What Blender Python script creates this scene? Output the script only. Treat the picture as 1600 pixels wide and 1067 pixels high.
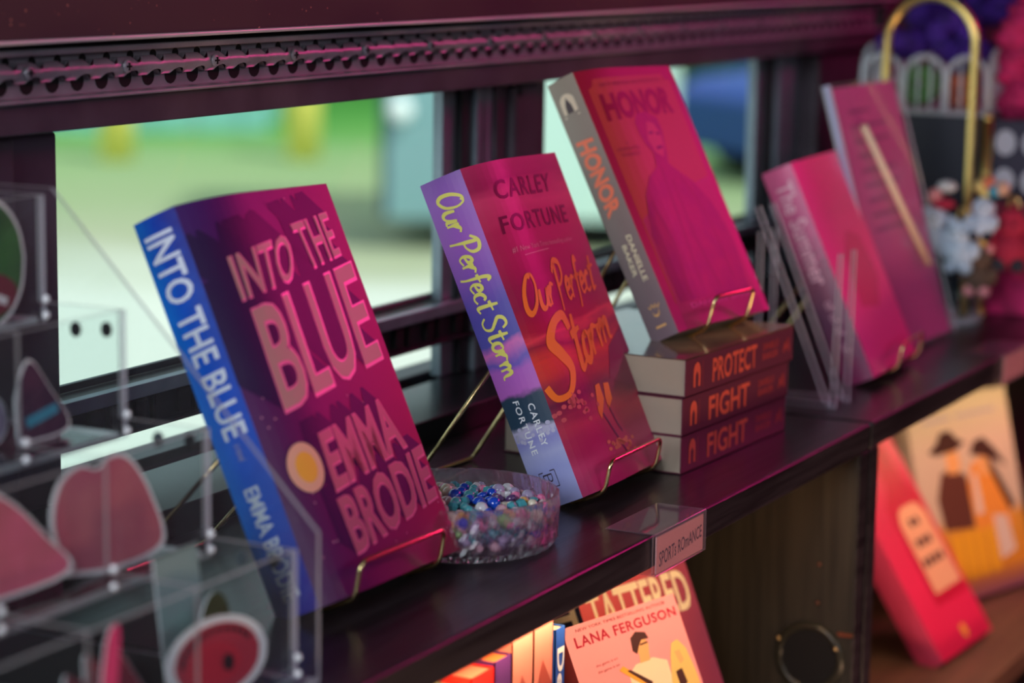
import bpy, bmesh, math, random
from mathutils import Vector, Matrix, noise
random.seed(7)
PI = math.pi
S = bpy.context.scene
for o in list(bpy.data.objects): bpy.data.objects.remove(o)
COL = S.collection

# ------------------------------------------------------------------ camera
cd = bpy.data.cameras.new('camera'); cam = bpy.data.objects.new('camera', cd); COL.objects.link(cam)
cd.sensor_width = 36; cd.lens = 85; cd.clip_start = .02; cd.clip_end = 300
right = Vector((.4620, -.8868, .0144)).normalized(); fwd = Vector((.8756, .4535, -.1664)).normalized()
up = right.cross(fwd).normalized(); right = fwd.cross(up).normalized()
M = Matrix((right, up, -fwd)).transposed().to_4x4(); M.translation = Vector((0, -.5655, .3504))
cam.matrix_world = M
cd.dof.use_dof = True; cd.dof.focus_distance = 1.46; cd.dof.aperture_fstop = 4.8
S.camera = cam
# ------------------------------------------------------------------ view, sky, lights
S.view_settings.view_transform = 'Standard'; S.view_settings.look = 'None'
S.view_settings.gamma = 1; S.view_settings.use_curve_mapping = False
S.view_settings.exposure = 0.1
W = bpy.data.worlds.new('sky'); S.world = W; W.use_nodes = True
wn = W.node_tree.nodes; wb = wn['Background']
wb.inputs['Color'].default_value = (.78, .92, 1.0, 1); wb.inputs['Strength'].default_value = .8
def lamp(kind, name, loc, target, energy, color, size=1.0, sizey=None, spread=None):
    l = bpy.data.lights.new(name, kind); o = bpy.data.objects.new(name, l); COL.objects.link(o)
    l.energy = energy; l.color = color
    if kind == 'AREA':
        l.shape = 'RECTANGLE'; l.size = size; l.size_y = sizey or size
        if spread: l.spread = math.radians(spread)
    o.location = loc
    o.rotation_euler = (Vector(target) - Vector(loc)).to_track_quat('-Z', 'Y').to_euler()
    return o
sun = lamp('SUN', 'sun', (0, -5, 10), (2.5, 3, 0), 3.5, (1, .95, .84)); sun.data.angle = math.radians(4)
lamp('AREA', 'pink_led_light', (3.6, -1.0, .92), (1.35, .08, .08), 7.0, (1, .02, .28), .34, .3)
lamp('AREA', 'pink_ceiling_strip_light', (3.7, -.72, 1.02), (3.0, .1, .1), 6.5, (1, .03, .33), 3.8, .07)
lamp('AREA', 'side_daylight', (-.9, -.2, .75), (1.3, .1, .1), 25, (.86, .92, 1), .9, .7)
lamp('AREA', 'opposite_window_daylight', (.9, -2.0, .7), (1.3, .2, .1), 8, (.86, .92, 1), 1.8, .5)
lamp('AREA', 'warm_shelf_strip_light', (1.15, .010, -.0245), (1.15, .06, -.2), .75, (1, .60, .30), .9, .006)
lamp('AREA', 'warm_shelf_strip_light', (2.15, .010, -.0245), (2.15, .08, -.2), .8, (1, .58, .32), .9, .006)
lamp('AREA', 'warm_fill_light', (1.15, -.75, -.52), (1.45, .1, -.17), 2.2, (1, .62, .36), .35, .1)  # unseen warm fill added to brighten the lower books from the front
lamp('AREA', 'warm_fill_light', (1.75, -.6, -.50), (2.1, .1, -.2), 2.0, (1, .58, .36), .25, .08)  # second added fill, for the right compartment

# ------------------------------------------------------------------ materials
MATS = {}
def mat(name, c, rough=.5, metal=0, spec=.5, trans=0, ior=1.45, alpha=1, emis=None, noise_amt=0, nscale=40, bump=0, coat=0, c2=None, stretch=None):
    if name in MATS: return MATS[name]
    m = bpy.data.materials.new(name); m.use_nodes = True; nt = m.node_tree; b = nt.nodes['Principled BSDF']
    b.inputs['Base Color'].default_value = (*c, 1); b.inputs['Roughness'].default_value = rough
    b.inputs['Metallic'].default_value = metal; b.inputs['Specular IOR Level'].default_value = spec
    b.inputs['Transmission Weight'].default_value = trans; b.inputs['IOR'].default_value = ior
    b.inputs['Alpha'].default_value = alpha; b.inputs['Coat Weight'].default_value = coat
    if noise_amt or bump or c2:
        tc = nt.nodes.new('ShaderNodeTexCoord'); n = nt.nodes.new('ShaderNodeTexNoise'); n.inputs['Scale'].default_value = nscale
        n.inputs['Detail'].default_value = 6
        mp = nt.nodes.new('ShaderNodeMapping'); nt.links.new(tc.outputs['Object'], mp.inputs['Vector']); nt.links.new(mp.outputs['Vector'], n.inputs['Vector'])
        if stretch: mp.inputs['Scale'].default_value = stretch
        if noise_amt or c2:
            r = nt.nodes.new('ShaderNodeValToRGB'); nt.links.new(n.outputs['Fac'], r.inputs['Fac'])
            d = c2 or tuple(max(0, x * (1 - noise_amt)) for x in c)
            r.color_ramp.elements[0].color = (*d, 1); r.color_ramp.elements[0].position = .35
            r.color_ramp.elements[1].color = (*c, 1); r.color_ramp.elements[1].position = .65
            nt.links.new(r.outputs['Color'], b.inputs['Base Color'])
        if bump:
            bp = nt.nodes.new('ShaderNodeBump'); bp.inputs['Strength'].default_value = bump; bp.inputs['Distance'].default_value = .001
            nt.links.new(n.outputs['Fac'], bp.inputs['Height']); nt.links.new(bp.outputs['Normal'], b.inputs['Normal'])
    MATS[name] = m; return m

def clear_mat(name, tint, gloss=.09, grough=.05, body=.0, bodycol=(.8, .9, .95)):
    """thin clear acrylic: mostly see-through, fresnel reflection, slight body colour"""
    m = bpy.data.materials.new(name); m.use_nodes = True; nt = m.node_tree; nt.nodes.remove(nt.nodes['Principled BSDF'])
    out = nt.nodes['Material Output']
    t = nt.nodes.new('ShaderNodeBsdfTransparent'); t.inputs['Color'].default_value = (*tint, 1)
    g = nt.nodes.new('ShaderNodeBsdfGlossy'); g.inputs['Roughness'].default_value = grough; g.inputs['Color'].default_value = (1, 1, 1, 1)
    lw = nt.nodes.new('ShaderNodeFresnel'); lw.inputs['IOR'].default_value = 1.0 + gloss * 4
    ge = nt.nodes.new('ShaderNodeNewGeometry'); iv = nt.nodes.new('ShaderNodeMath'); iv.operation = 'SUBTRACT'; iv.inputs[0].default_value = 1; nt.links.new(ge.outputs['Backfacing'], iv.inputs[1])
    ml = nt.nodes.new('ShaderNodeMath'); ml.operation = 'MULTIPLY'; nt.links.new(lw.outputs['Fac'], ml.inputs[0]); nt.links.new(iv.outputs[0], ml.inputs[1])
    mx = nt.nodes.new('ShaderNodeMixShader'); nt.links.new(ml.outputs[0], mx.inputs['Fac'])
    nt.links.new(t.outputs[0], mx.inputs[1]); nt.links.new(g.outputs[0], mx.inputs[2])
    if body:
        d = nt.nodes.new('ShaderNodeBsdfDiffuse'); d.inputs['Color'].default_value = (*bodycol, 1)
        tl = nt.nodes.new('ShaderNodeBsdfTranslucent'); tl.inputs['Color'].default_value = (*bodycol, 1)
        a = nt.nodes.new('ShaderNodeMixShader'); a.inputs['Fac'].default_value = .5
        nt.links.new(d.outputs[0], a.inputs[1]); nt.links.new(tl.outputs[0], a.inputs[2])
        m2 = nt.nodes.new('ShaderNodeMixShader'); m2.inputs['Fac'].default_value = body
        nt.links.new(mx.outputs[0], m2.inputs[1]); nt.links.new(a.outputs[0], m2.inputs[2]); mx = m2
    nt.links.new(mx.outputs[0], out.inputs['Surface']); return m

def print_mat(name, stops, ustops=None, noise_amt=.05, nscale=4, rough=.38, umix=.5, blotch=None):
    """printed cover: colour runs up the cover (v) with a brushy wobble, optionally mixed with a run across it (u)"""
    m = bpy.data.materials.new(name); m.use_nodes = True; nt = m.node_tree; b = nt.nodes['Principled BSDF']
    b.inputs['Roughness'].default_value = rough
    uv = nt.nodes.new('ShaderNodeUVMap'); uv.uv_map = 'UVMap'; sp = nt.nodes.new('ShaderNodeSeparateXYZ'); nt.links.new(uv.outputs[0], sp.inputs[0])
    mp = nt.nodes.new('ShaderNodeMapping'); mp.inputs['Scale'].default_value = (.7, 6, 1); nt.links.new(uv.outputs[0], mp.inputs[0])
    n = nt.nodes.new('ShaderNodeTexNoise'); n.inputs['Scale'].default_value = nscale; n.inputs['Detail'].default_value = 5; nt.links.new(mp.outputs[0], n.inputs['Vector'])
    def wob(src):
        ma = nt.nodes.new('ShaderNodeMath'); ma.operation = 'MULTIPLY_ADD'; ma.inputs[1].default_value = noise_amt * 2
        s = nt.nodes.new('ShaderNodeMath'); s.operation = 'SUBTRACT'; nt.links.new(n.outputs['Fac'], s.inputs[0]); s.inputs[1].default_value = .5
        nt.links.new(s.outputs[0], ma.inputs[0]); nt.links.new(src, ma.inputs[2]); return ma.outputs[0]
    def ramp(st, src):
        r = nt.nodes.new('ShaderNodeValToRGB'); e = r.color_ramp.elements
        while len(e) < len(st): e.new(.5)
        for i, (p_, c_) in enumerate(sorted(st, key=lambda q: q[0])): e[i].position = p_; e[i].color = (*c_, 1)
        nt.links.new(src, r.inputs[0]); return r.outputs[0]
    col = ramp(stops, wob(sp.outputs[1]))
    if ustops:
        c2 = ramp(ustops, wob(sp.outputs[0])); mx = nt.nodes.new('ShaderNodeMix'); mx.data_type = 'RGBA'; mx.inputs[0].default_value = umix
        nt.links.new(col, mx.inputs[6]); nt.links.new(c2, mx.inputs[7]); col = mx.outputs[2]
    nt.links.new(col, b.inputs['Base Color']); return m

def wood_mat(name, c1, c2, rough=.42, scale=(3, 60, 60)):
    m = mat(name, c1, rough, c2=c2, nscale=3, bump=.25, stretch=scale); return m

black_wood = wood_mat('black_wood', (.012, .010, .012), (.030, .026, .030), .28)
bench_inner = wood_mat('black_wood_inner', (.020, .016, .011), (.036, .029, .020), .6, (60, 60, 3))
frame_metal = mat('painted_bus_frame', (.085, .062, .085), .42, noise_amt=.35, nscale=25, bump=.15)
frame_dark = mat('window_sash_black', (.018, .018, .022), .4, noise_amt=.3, nscale=30)
frame_alu = mat('window_sash_metal', (.30, .36, .42), .4, .5, noise_amt=.2)
rail_metal = mat('rail_metal', (.32, .29, .34), .33, .2, noise_amt=.25, nscale=35, bump=.1)
hole_black = mat('hole_black', (.004, .003, .004), .8)
steel = mat('edge_trim_metal', (.7, .7, .72), .35, .4)
gold = mat('gold_wire', (.83, .62, .30), .22, 1)
gold_sat = mat('gold_satin', (.86, .64, .22), .3, 1)
paper = mat('book_paper', (.48, .39, .30), .85, noise_amt=.18, nscale=8, stretch=(1, 1, 1))
acrylic = clear_mat('clear_acrylic', (.965, .985, .985), gloss=.08, body=.012)
acrylic_edge = clear_mat('acrylic_edge', (.95, .98, .99), gloss=.12, body=.65, bodycol=(.88, .95, 1))
sign_clear = clear_mat('sign_acrylic', (.97, .98, .99), gloss=.03, body=.02)
window_glass = clear_mat('window_glass', (.93, .985, .96), gloss=.07)

# ------------------------------------------------------------------ mesh helpers
class MB:
    def __init__(s): s.v = []; s.f = []; s.m = []; s.uv = []; s.mats = []
    def mi(s, m):
        if m not in s.mats: s.mats.append(m)
        return s.mats.index(m)
    def face(s, pts, m, uvs=None):
        i = len(s.v); s.v += [tuple(p) for p in pts]; s.f.append(tuple(range(i, i + len(pts)))); s.m.append(s.mi(m)); s.uv.append(uvs or [(0, 0)] * len(pts))
    def mesh(s, vs, fs, m):
        i = len(s.v); s.v += [tuple(p) for p in vs]; k = s.mi(m)
        for f in fs: s.f.append(tuple(i + a for a in f)); s.m.append(k); s.uv.append([(0, 0)] * len(f))
    def box(s, x0, x1, y0, y1, z0, z1, m, T=None):
        vs = [Vector((x, y, z)) for x in (x0, x1) for y in (y0, y1) for z in (z0, z1)]
        if T: vs = [T @ v for v in vs]
        s.mesh(vs, [(0, 1, 3, 2), (4, 6, 7, 5), (0, 4, 5, 1), (2, 3, 7, 6), (0, 2, 6, 4), (1, 5, 7, 3)], m)
    def tube(s, pts, r, m, n=10, closed=False):
        pts = [Vector(p) for p in pts]; rings = []; N = len(pts); prev = None
        for i, p in enumerate(pts):
            a = pts[i - 1] if (i or closed) else p; b = pts[(i + 1) % N] if (i < N - 1 or closed) else p
            t = (b - a).normalized()
            if prev is None: x = t.orthogonal().normalized()
            else: x = (prev - t * prev.dot(t)).normalized()
            prev = x; y = t.cross(x); rr = r(i / (N - 1)) if callable(r) else r
            rings.append([p + (x * math.cos(2 * PI * k / n) + y * math.sin(2 * PI * k / n)) * rr for k in range(n)])
        vs = [v for q in rings for v in q]; fs = []
        for i in range(N if closed else N - 1):
            j = (i + 1) % N
            for k in range(n): fs.append((i * n + k, i * n + (k + 1) % n, j * n + (k + 1) % n, j * n + k))
        if not closed: fs += [tuple(range(n))[::-1], tuple((N - 1) * n + k for k in range(n))]
        s.mesh(vs, fs, m)
    def lathe(s, prof, c, m, n=48, mod=None):
        vs = []; K = len(prof)
        for i in range(n):
            a = 2 * PI * i / n
            for j, (r, z) in enumerate(prof):
                q = mod(a, j, r, z) if mod else r
                vs.append((c[0] + q * math.cos(a), c[1] + q * math.sin(a), c[2] + z))
        fs = [(i * K + j, ((i + 1) % n) * K + j, ((i + 1) % n) * K + j + 1, i * K + j + 1) for i in range(n) for j in range(K - 1)]
        s.mesh(vs, fs, m)
    def ball(s, c, r, m, n=12, k=8, sc=(1, 1, 1)):
        vs = []; fs = []
        for i in range(k + 1):
            a = PI * i / k
            for j in range(n):
                b = 2 * PI * j / n; vs.append((c[0] + r * sc[0] * math.sin(a) * math.cos(b), c[1] + r * sc[1] * math.sin(a) * math.sin(b), c[2] + r * sc[2] * math.cos(a)))
        for i in range(k):
            for j in range(n): fs.append((i * n + j, (i + 1) * n + j, (i + 1) * n + (j + 1) % n, i * n + (j + 1) % n))
        s.mesh(vs, fs, m)
    def prism(s, poly, ext, m, m_side=None):
        """poly: list of 3D points, ext: Vector"""
        n = len(poly); P = [Vector(p) for p in poly]; Q = [p + ext for p in P]
        s.mesh(P, [tuple(range(n))[::-1]], m); s.mesh(Q, [tuple(range(n))], m)
        s.mesh(P + Q, [(i, (i + 1) % n, n + (i + 1) % n, n + i) for i in range(n)], m_side or m)
    def build(s, name, parent=None, smooth=False, loc=None, bevel=0, weld=True):
        me = bpy.data.meshes.new(name); me.from_pydata(s.v, [], s.f)
        for m in s.mats: me.materials.append(m)
        for p, k in zip(me.polygons, s.m): p.material_index = k; p.use_smooth = smooth
        ul = me.uv_layers.new(name='UVMap'); i = 0
        for p, u in zip(me.polygons, s.uv):
            for q, li in enumerate(p.loop_indices): ul.data[li].uv = u[q] if q < len(u) else (0, 0)
        bm = bmesh.new(); bm.from_mesh(me)
        if weld: bmesh.ops.remove_doubles(bm, verts=bm.verts, dist=1e-6)
        if smooth or not weld: pass
        bm.to_mesh(me); bm.free(); me.update()
        o = bpy.data.objects.new(name, me); COL.objects.link(o)
        if parent: o.parent = parent; o.matrix_parent_inverse = Matrix.Identity(4)
        if loc is not None: o.location = loc
        if bevel:
            b = o.modifiers.new('b', 'BEVEL'); b.width = bevel; b.segments = 4; b.limit_method = 'ANGLE'; b.angle_limit = .7
        return o
def tag(o, label, cat, group=None, kind=None):
    o['label'] = label; o['category'] = cat
    if group: o['group'] = group
    if kind: o['kind'] = kind
    return o
def struct(o): o['kind'] = 'structure'; return o
def empty(name, loc, label, cat, group=None, rotz=0):
    o = bpy.data.objects.new(name, None); COL.objects.link(o); o.location = loc; o.empty_display_size = .02; o.rotation_euler = (0, 0, rotz)
    return tag(o, label, cat, group)
def rel(o, loc):    # move mesh origin so a child sits under an Empty at loc while its vertices were written in world space
    for v in o.data.vertices: v.co -= Vector(loc)
def setorigin(o):   # put a one-mesh thing's origin at its base centre
    vs = [v.co for v in o.data.vertices]; c = Vector((sum(v.x for v in vs) / len(vs), sum(v.y for v in vs) / len(vs), min(v.z for v in vs)))
    for v in o.data.vertices: v.co -= c
    o.location = c; return o
def kids(root, *os):
    for o in os:
        rel(o, root.location); o.parent = root

# ------------------------------------------------------------------ lettering
_tc = {}
def text2d(txt, bold=0.0, res=3, space=1.0):
    key = (txt, bold, res, space)
    if key in _tc: return _tc[key]
    cu = bpy.data.curves.new('t', 'FONT'); cu.body = txt; cu.offset = bold; cu.resolution_u = res; cu.space_character = space; cu.fill_mode = 'FRONT'
    ob = bpy.data.objects.new('t', cu); COL.objects.link(ob); dg = bpy.context.evaluated_depsgraph_get(); dg.update()
    me = bpy.data.meshes.new_from_object(ob.evaluated_get(dg)); bm = bmesh.new(); bm.from_mesh(me)
    bmesh.ops.remove_doubles(bm, verts=bm.verts, dist=1e-5)
    xs = [v.co.x for v in bm.verts]; ys = [v.co.y for v in bm.verts]; x0, x1, y0, y1 = min(xs), max(xs), min(ys), max(ys)
    x0 += bold; x1 -= bold; y0 += bold; y1 -= bold
    for v in bm.verts: v.co = ((v.co.x - x0) / (x1 - x0), (v.co.y - y0) / (y1 - y0), 0)
    slice2d(bm, 12, 4)
    r = ([(v.co.x, v.co.y) for v in bm.verts], [tuple(v.index for v in f.verts) for f in (bm.verts.index_update() or bm.faces)])
    bm.free(); bpy.data.objects.remove(ob); bpy.data.curves.remove(cu); bpy.data.meshes.remove(me)
    _tc[key] = r; return r
def slice2d(bm, nx, ny, x0=0, x1=1, y0=0, y1=1):
    for i in range(1, nx):
        bmesh.ops.bisect_plane(bm, geom=bm.verts[:] + bm.edges[:] + bm.faces[:], plane_co=(x0 + (x1 - x0) * i / nx, 0, 0), plane_no=(1, 0, 0))
    for i in range(1, ny):
        bmesh.ops.bisect_plane(bm, geom=bm.verts[:] + bm.edges[:] + bm.faces[:], plane_co=(0, y0 + (y1 - y0) * i / ny, 0), plane_no=(0, 1, 0))
def bil(q, x, y):   # q: TL,TR,BR,BL in target 2D
    (a, b, c, d) = q
    t = (a[0] * (1 - x) + b[0] * x, a[1] * (1 - x) + b[1] * x); l = (d[0] * (1 - x) + c[0] * x, d[1] * (1 - x) + c[1] * x)
    return (l[0] * (1 - y) + t[0] * y, l[1] * (1 - y) + t[1] * y)
def put_text(mb, Wf, txt, quad, m, off, bold=0.0, shift=(0, 0), space=1.0):
    vs, fs = text2d(txt, bold, space=space); P = [bil(quad, *v) for v in vs]
    mb.mesh([Wf(s + shift[0], h + shift[1], off) for s, h in P], fs, m)
def put_poly(mb, Wf, pts, m, off, cuts=8):
    bm = bmesh.new(); vs = [bm.verts.new((x, y, 0)) for x, y in pts]; f = bm.faces.new(vs); bmesh.ops.triangulate(bm, faces=[f])
    xs = [p[0] for p in pts]; ys = [p[1] for p in pts]; slice2d(bm, cuts, 2, min(xs), max(xs), min(ys), max(ys)); bm.verts.index_update()
    mb.mesh([Wf(v.co.x, v.co.y, off) for v in bm.verts], [tuple(v.index for v in f.verts) for f in bm.faces], m); bm.free()
def put_ell(mb, Wf, cx, cy, rx, ry, m, off, n=20, a0=0, a1=2 * PI):
    put_poly(mb, Wf, [(cx + rx * math.cos(a0 + (a1 - a0) * i / n), cy + ry * math.sin(a0 + (a1 - a0) * i / n)) for i in range(n)], m, off, 4)
def smooth_line(p, n=6):
    if len(p) < 3: return [tuple(Vector(p[0]).lerp(Vector(p[-1]), i / 4)) for i in range(5)]
    out = []; q = [p[0]] + list(p) + [p[-1]]
    for i in range(1, len(q) - 2):
        for k in range(n):
            t = k / n; out.append(tuple(.5 * ((2 * q[i][j]) + (-q[i - 1][j] + q[i + 1][j]) * t + (2 * q[i - 1][j] - 5 * q[i][j] + 4 * q[i + 1][j] - q[i + 2][j]) * t * t + (-q[i - 1][j] + 3 * q[i][j] - 3 * q[i + 1][j] + q[i + 2][j]) * t ** 3) for j in (0, 1)))
    out.append(tuple(p[-1])); return out
GL = {'O': (1.25, [[(.75, 1.85), (.35, 1.8), (.05, 1.1), (.1, .3), (.45, 0), (.9, .45), (1.0, 1.3), (.75, 1.85), (.5, 1.7)]]),
      'u': (.95, [[(.0, 1), (.0, .3), (.2, 0), (.5, .15), (.7, .95)], [(.7, .95), (.68, .15), (.9, .02)]]),
      'r': (.75, [[(0, 1), (.04, 0)], [(.04, .55), (.3, 1), (.6, .92)]]),
      'P': (1.1, [[(.25, 1.9), (.2, .9), (.1, -.35)], [(-.2, 1.45), (.25, 1.95), (.85, 1.85), (.95, 1.3), (.6, .9), (.2, .82)]]),
      'e': (.72, [[(.05, .45), (.5, .65), (.42, 1), (.15, .9), (.0, .4), (.2, .02), (.62, .2)]]),
      'f': (.62, [[(.65, 1.65), (.45, 1.9), (.28, 1.4), (.2, 0), (.08, -.6)], [(-.02, .92), (.6, 1.05)]]),
      'c': (.68, [[(.55, .82), (.35, 1), (.05, .7), (.05, .2), (.3, 0), (.64, .18)]]),
      't': (.72, [[(.35, 1.8), (.26, .2), (.42, 0), (.65, .12)], [(-.02, 1.15), (.72, 1.28)]]),
      'S': (1.05, [[(.95, 1.55), (.72, 1.95), (.3, 1.85), (.12, 1.4), (.45, 1), (.8, .55), (.65, .0), (.2, -.1), (-.1, .25)]]),
      'o': (.78, [[(.4, 1), (.1, .8), (.02, .3), (.25, 0), (.55, .25), (.6, .8), (.4, 1), (.3, .8)]]),
      'm': (1.2, [[(0, 1), (.04, 0)], [(.04, .55), (.3, 1), (.42, .8), (.42, 0)], [(.42, .6), (.72, 1), (.84, .7), (.88, .1), (1.1, 0)]]),
      'U': (1.2, [[(.0, 1.8), (.0, .5), (.3, 0), (.7, .3), (.9, 1.7)], [(.9, 1.7), (.9, .1), (1.1, 0)]]),
      'n': (.9, [[(0, 1), (.04, 0)], [(.04, .55), (.35, 1), (.5, .75), (.52, .1), (.75, 0)]]),
      ' ': (.45, [])}
def script2d(txt, w=.13):
    """brush lettering as ribbons, in units of x-height"""
    x = 0; vs = []; fs = []
    for ch in txt:
        adv, st = GL[ch]
        for s_ in st:
            L = smooth_line(s_); n = len(L)
            for i, p in enumerate(L):
                a = Vector(L[max(i - 1, 0)]); b = Vector(L[min(i + 1, n - 1)]); t = (b - a).normalized(); nn = Vector((-t.y, t.x))
                ww = w * (.55 + .45 * math.sin(PI * min(1, (i + 1) / n * 1.3)))
                vs.append((x + p[0] + nn.x * ww, p[1] + nn.y * ww)); vs.append((x + p[0] - nn.x * ww, p[1] - nn.y * ww))
                if i: k = len(vs) - 4; fs.append((k, k + 1, k + 3, k + 2))
        x += adv
    return vs, fs, x
def put_script(mb, Wf, txt, quad, m, off, w=.13, y0=-.4, y1=1.95):
    vs, fs, X = script2d(txt, w)
    mb.mesh([Wf(*bil(quad, v[0] / X, (v[1] - y0) / (y1 - y0)), off) for v in vs], fs, m)
def put_line(mb, Wf, pts, w, m, off):
    L = pts; vs = []; fs = []
    for i, p in enumerate(L):
        a = Vector(L[max(i - 1, 0)]); b = Vector(L[min(i + 1, len(L) - 1)]); t = (b - a).normalized()
        vs += [(p[0] - t.y * w, p[1] + t.x * w), (p[0] + t.y * w, p[1] - t.x * w)]
        if i: k = len(vs) - 4; fs.append((k, k + 1, k + 3, k + 2))
    mb.mesh([Wf(*v, off) for v in vs], fs, m)

# ------------------------------------------------------------------ books
def profile(w, t, th0, frac=.42, N=24):
    pts = [(0., 0.)]; x = d = 0
    for i in range(N):
        s = (i + .5) / N; th = th0 * max(0, 1 - s / frac) ** 1.5; x += math.cos(th) / N; d += math.sin(th) / N; pts.append((x, d))
    a = math.atan2(d, x); L = math.hypot(x, d); c, si = math.cos(-a), math.sin(-a)
    P = [((X * c - D * si) / L * w, (X * si + D * c) / L * w) for X, D in pts]
    def f(s):
        if s < -1: return ((-s - 1) * w, -t)
        if s < 0: return (-.06 * t * math.sin(PI * min(-s, 1)), t * s)
        k = min(s * N, N - 1e-9); i = int(k); r = k - i
        return (P[i][0] * (1 - r) + P[i + 1][0] * r, P[i][1] * (1 - r) + P[i + 1][1] * r)
    return f
class Book:
    """o: bottom of the fold between spine and cover; yaw about Z, lean back; w,t,h"""
    def __init__(s, o, yaw, lean, w, t, h, th=.12):
        s.o = Vector(o); s.w, s.t, s.h = w, t, h
        s.ex = Vector((math.cos(yaw), math.sin(yaw), 0)); n = Vector((-math.sin(yaw), math.cos(yaw), 0)); z = Vector((0, 0, 1))
        s.ez = z * math.cos(lean) + n * math.sin(lean); s.ey = n * math.cos(lean) - z * math.sin(lean); s.f = profile(w, t, th)
    def P(s, u, d, v): return s.o + s.ex * u - s.ey * d + s.ez * v      # metres: across, in front, up
    def W(s, a, b, off=0):
        k_ = .6 if off > 0 else 1; x, d = s.f(a); e = 1e-3; x2, d2 = s.f(a + e) if a >= 0 else s.f(min(a + e, -1e-6)); x1, d1 = s.f(a)
        if (x2, d2) == (x1, d1): x1, d1 = s.f(a - e)
        tx, td = x2 - x1, d2 - d1; L = math.hypot(tx, td) or 1; nx, nd = -td / L, tx / L
        return s.P(x + nx * off * k_, d + nd * off * k_, b * s.h)
    def build(s, name, label, mats, art=None, group=None, cat='book', paper_m=None, cov=.0006, smooth_cover=True):
        front, spine, back = mats
        seq = [-2 + i / 4 for i in range(4)] + [-1 + i / 8 for i in range(8)] + [i / 24 for i in range(25)]
        root = empty(name, tuple(s.P(s.w / 2, -s.t / 2, 0)), label, cat, group)
        mb = MB()
        def pt(a, ins, b):
            if a == 0:   # mitred corner
                x, d = s.f(0); return s.P(x + ins, d - ins, b * s.h)
            if a == -1: return s.P(ins, -s.t + ins, b * s.h)
            if a < -1: x, d = s.f(a); return s.P(x, d + ins, b * s.h)
            return s.W(a, b, -ins)
        bs = [0, 1]
        for i in range(len(seq) - 1):
            a, c = seq[i], seq[i + 1]; mm = back if c <= -1 else spine if c <= 0 else front
            ua, uc = (a if a >= 0 else a + 1 if a >= -1 else a + 2), 0
            base = 0 if a >= 0 else -1 if a >= -1 else -2
            u0, u1 = a - base, c - base
            for A, B, flip in ((0, 0, 0),):
                mb.face([pt(a, 0, 0), pt(c, 0, 0), pt(c, 0, 1), pt(a, 0, 1)], mm, [(u0, 0), (u1, 0), (u1, 1), (u0, 1)])
                mb.face([pt(c, cov, 0), pt(a, cov, 0), pt(a, cov, 1), pt(c, cov, 1)], mm, [(u1, 0), (u0, 0), (u0, 1), (u1, 1)])
                for b in (0, 1): mb.face([pt(a, 0, b), pt(a, cov, b), pt(c, cov, b), pt(c, 0, b)], mm, [(u0, b)] * 2 + [(u1, b)] * 2)
        for a in (-2, 1): mb.face([pt(a, 0, 0), pt(a, cov, 0), pt(a, cov, 1), pt(a, 0, 1)], front if a > 0 else back, [(0, 0), (0, 0), (0, 1), (0, 1)])
        if art: art(mb, s.W)
        c = mb.build('cover', root, weld=False); rel(c, root.location)
        pm = paper_m or paper; pb = MB(); g = .0008; z0, z1 = .006, .994
        poly = [(-2 + .02), -1.02] + [-.98 + i * .96 / 6 for i in range(7)] + [i / 24 for i in range(0, 24)] + [.985]
        def ppt(a):
            if a < -1: x, d = s.f(a); return (x if a > -1.5 else s.w * .985, -s.t + g)
            if a < 0: x, d = s.f(a); return (x + g, max(min(d, -g), -s.t + g))
            x, d = s.f(a); return (max(x, g), d - g)
        pp = [ppt(a) for a in poly]; pp[1] = (g, -s.t + g)
        pb.prism([s.P(x, d, z0 * s.h) for x, d in pp], s.ez * s.h * (z1 - z0), pm)
        k = pb.build('page_block', root); rel(k, root.location)
        return root

def ink(name, c, rough=.4, metal=0): return mat('ink_' + name, c, rough, metal)
pk = ink('foil_salmon', (.50, .24, .24), .35); pkf = ink('foil_glint_pink', (1, .16, .40), .22)  # the hot pink outline paints the foil's reflections around the letters
foil_rose = ink('foil_rose', (.55, .12, .20), .3)
deep = ink('deep_indigo', (.022, .006, .06)); lav = ink('pale_lavender', (.78, .82, .95)); cream_i = ink('cream', (.86, .74, .5)); white_i = ink('white', (.82, .84, .88))
yel = ink('yellow', (.80, .74, .16)); orange_i = ink('vivid_orange', (.95, .20, .02)); dark_i = ink('near_black', (.03, .012, .02)); orange_d = ink('amber', (.95, .42, .05))
warm_red = ink('brick_red', (.62, .09, .04)); rust = ink('coral', (.86, .22, .13)); violet_dark = ink('plum', (.14, .02, .09)); grey_i = ink('grey', (.5, .44, .5)); skin_i = ink('peach', (.86, .45, .18)); brown_i = ink('dark_brown', (.07, .03, .025)); blond_i = ink('blonde', (.85, .58, .18)); wine = ink('wine', (.30, .03, .05))

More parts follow.
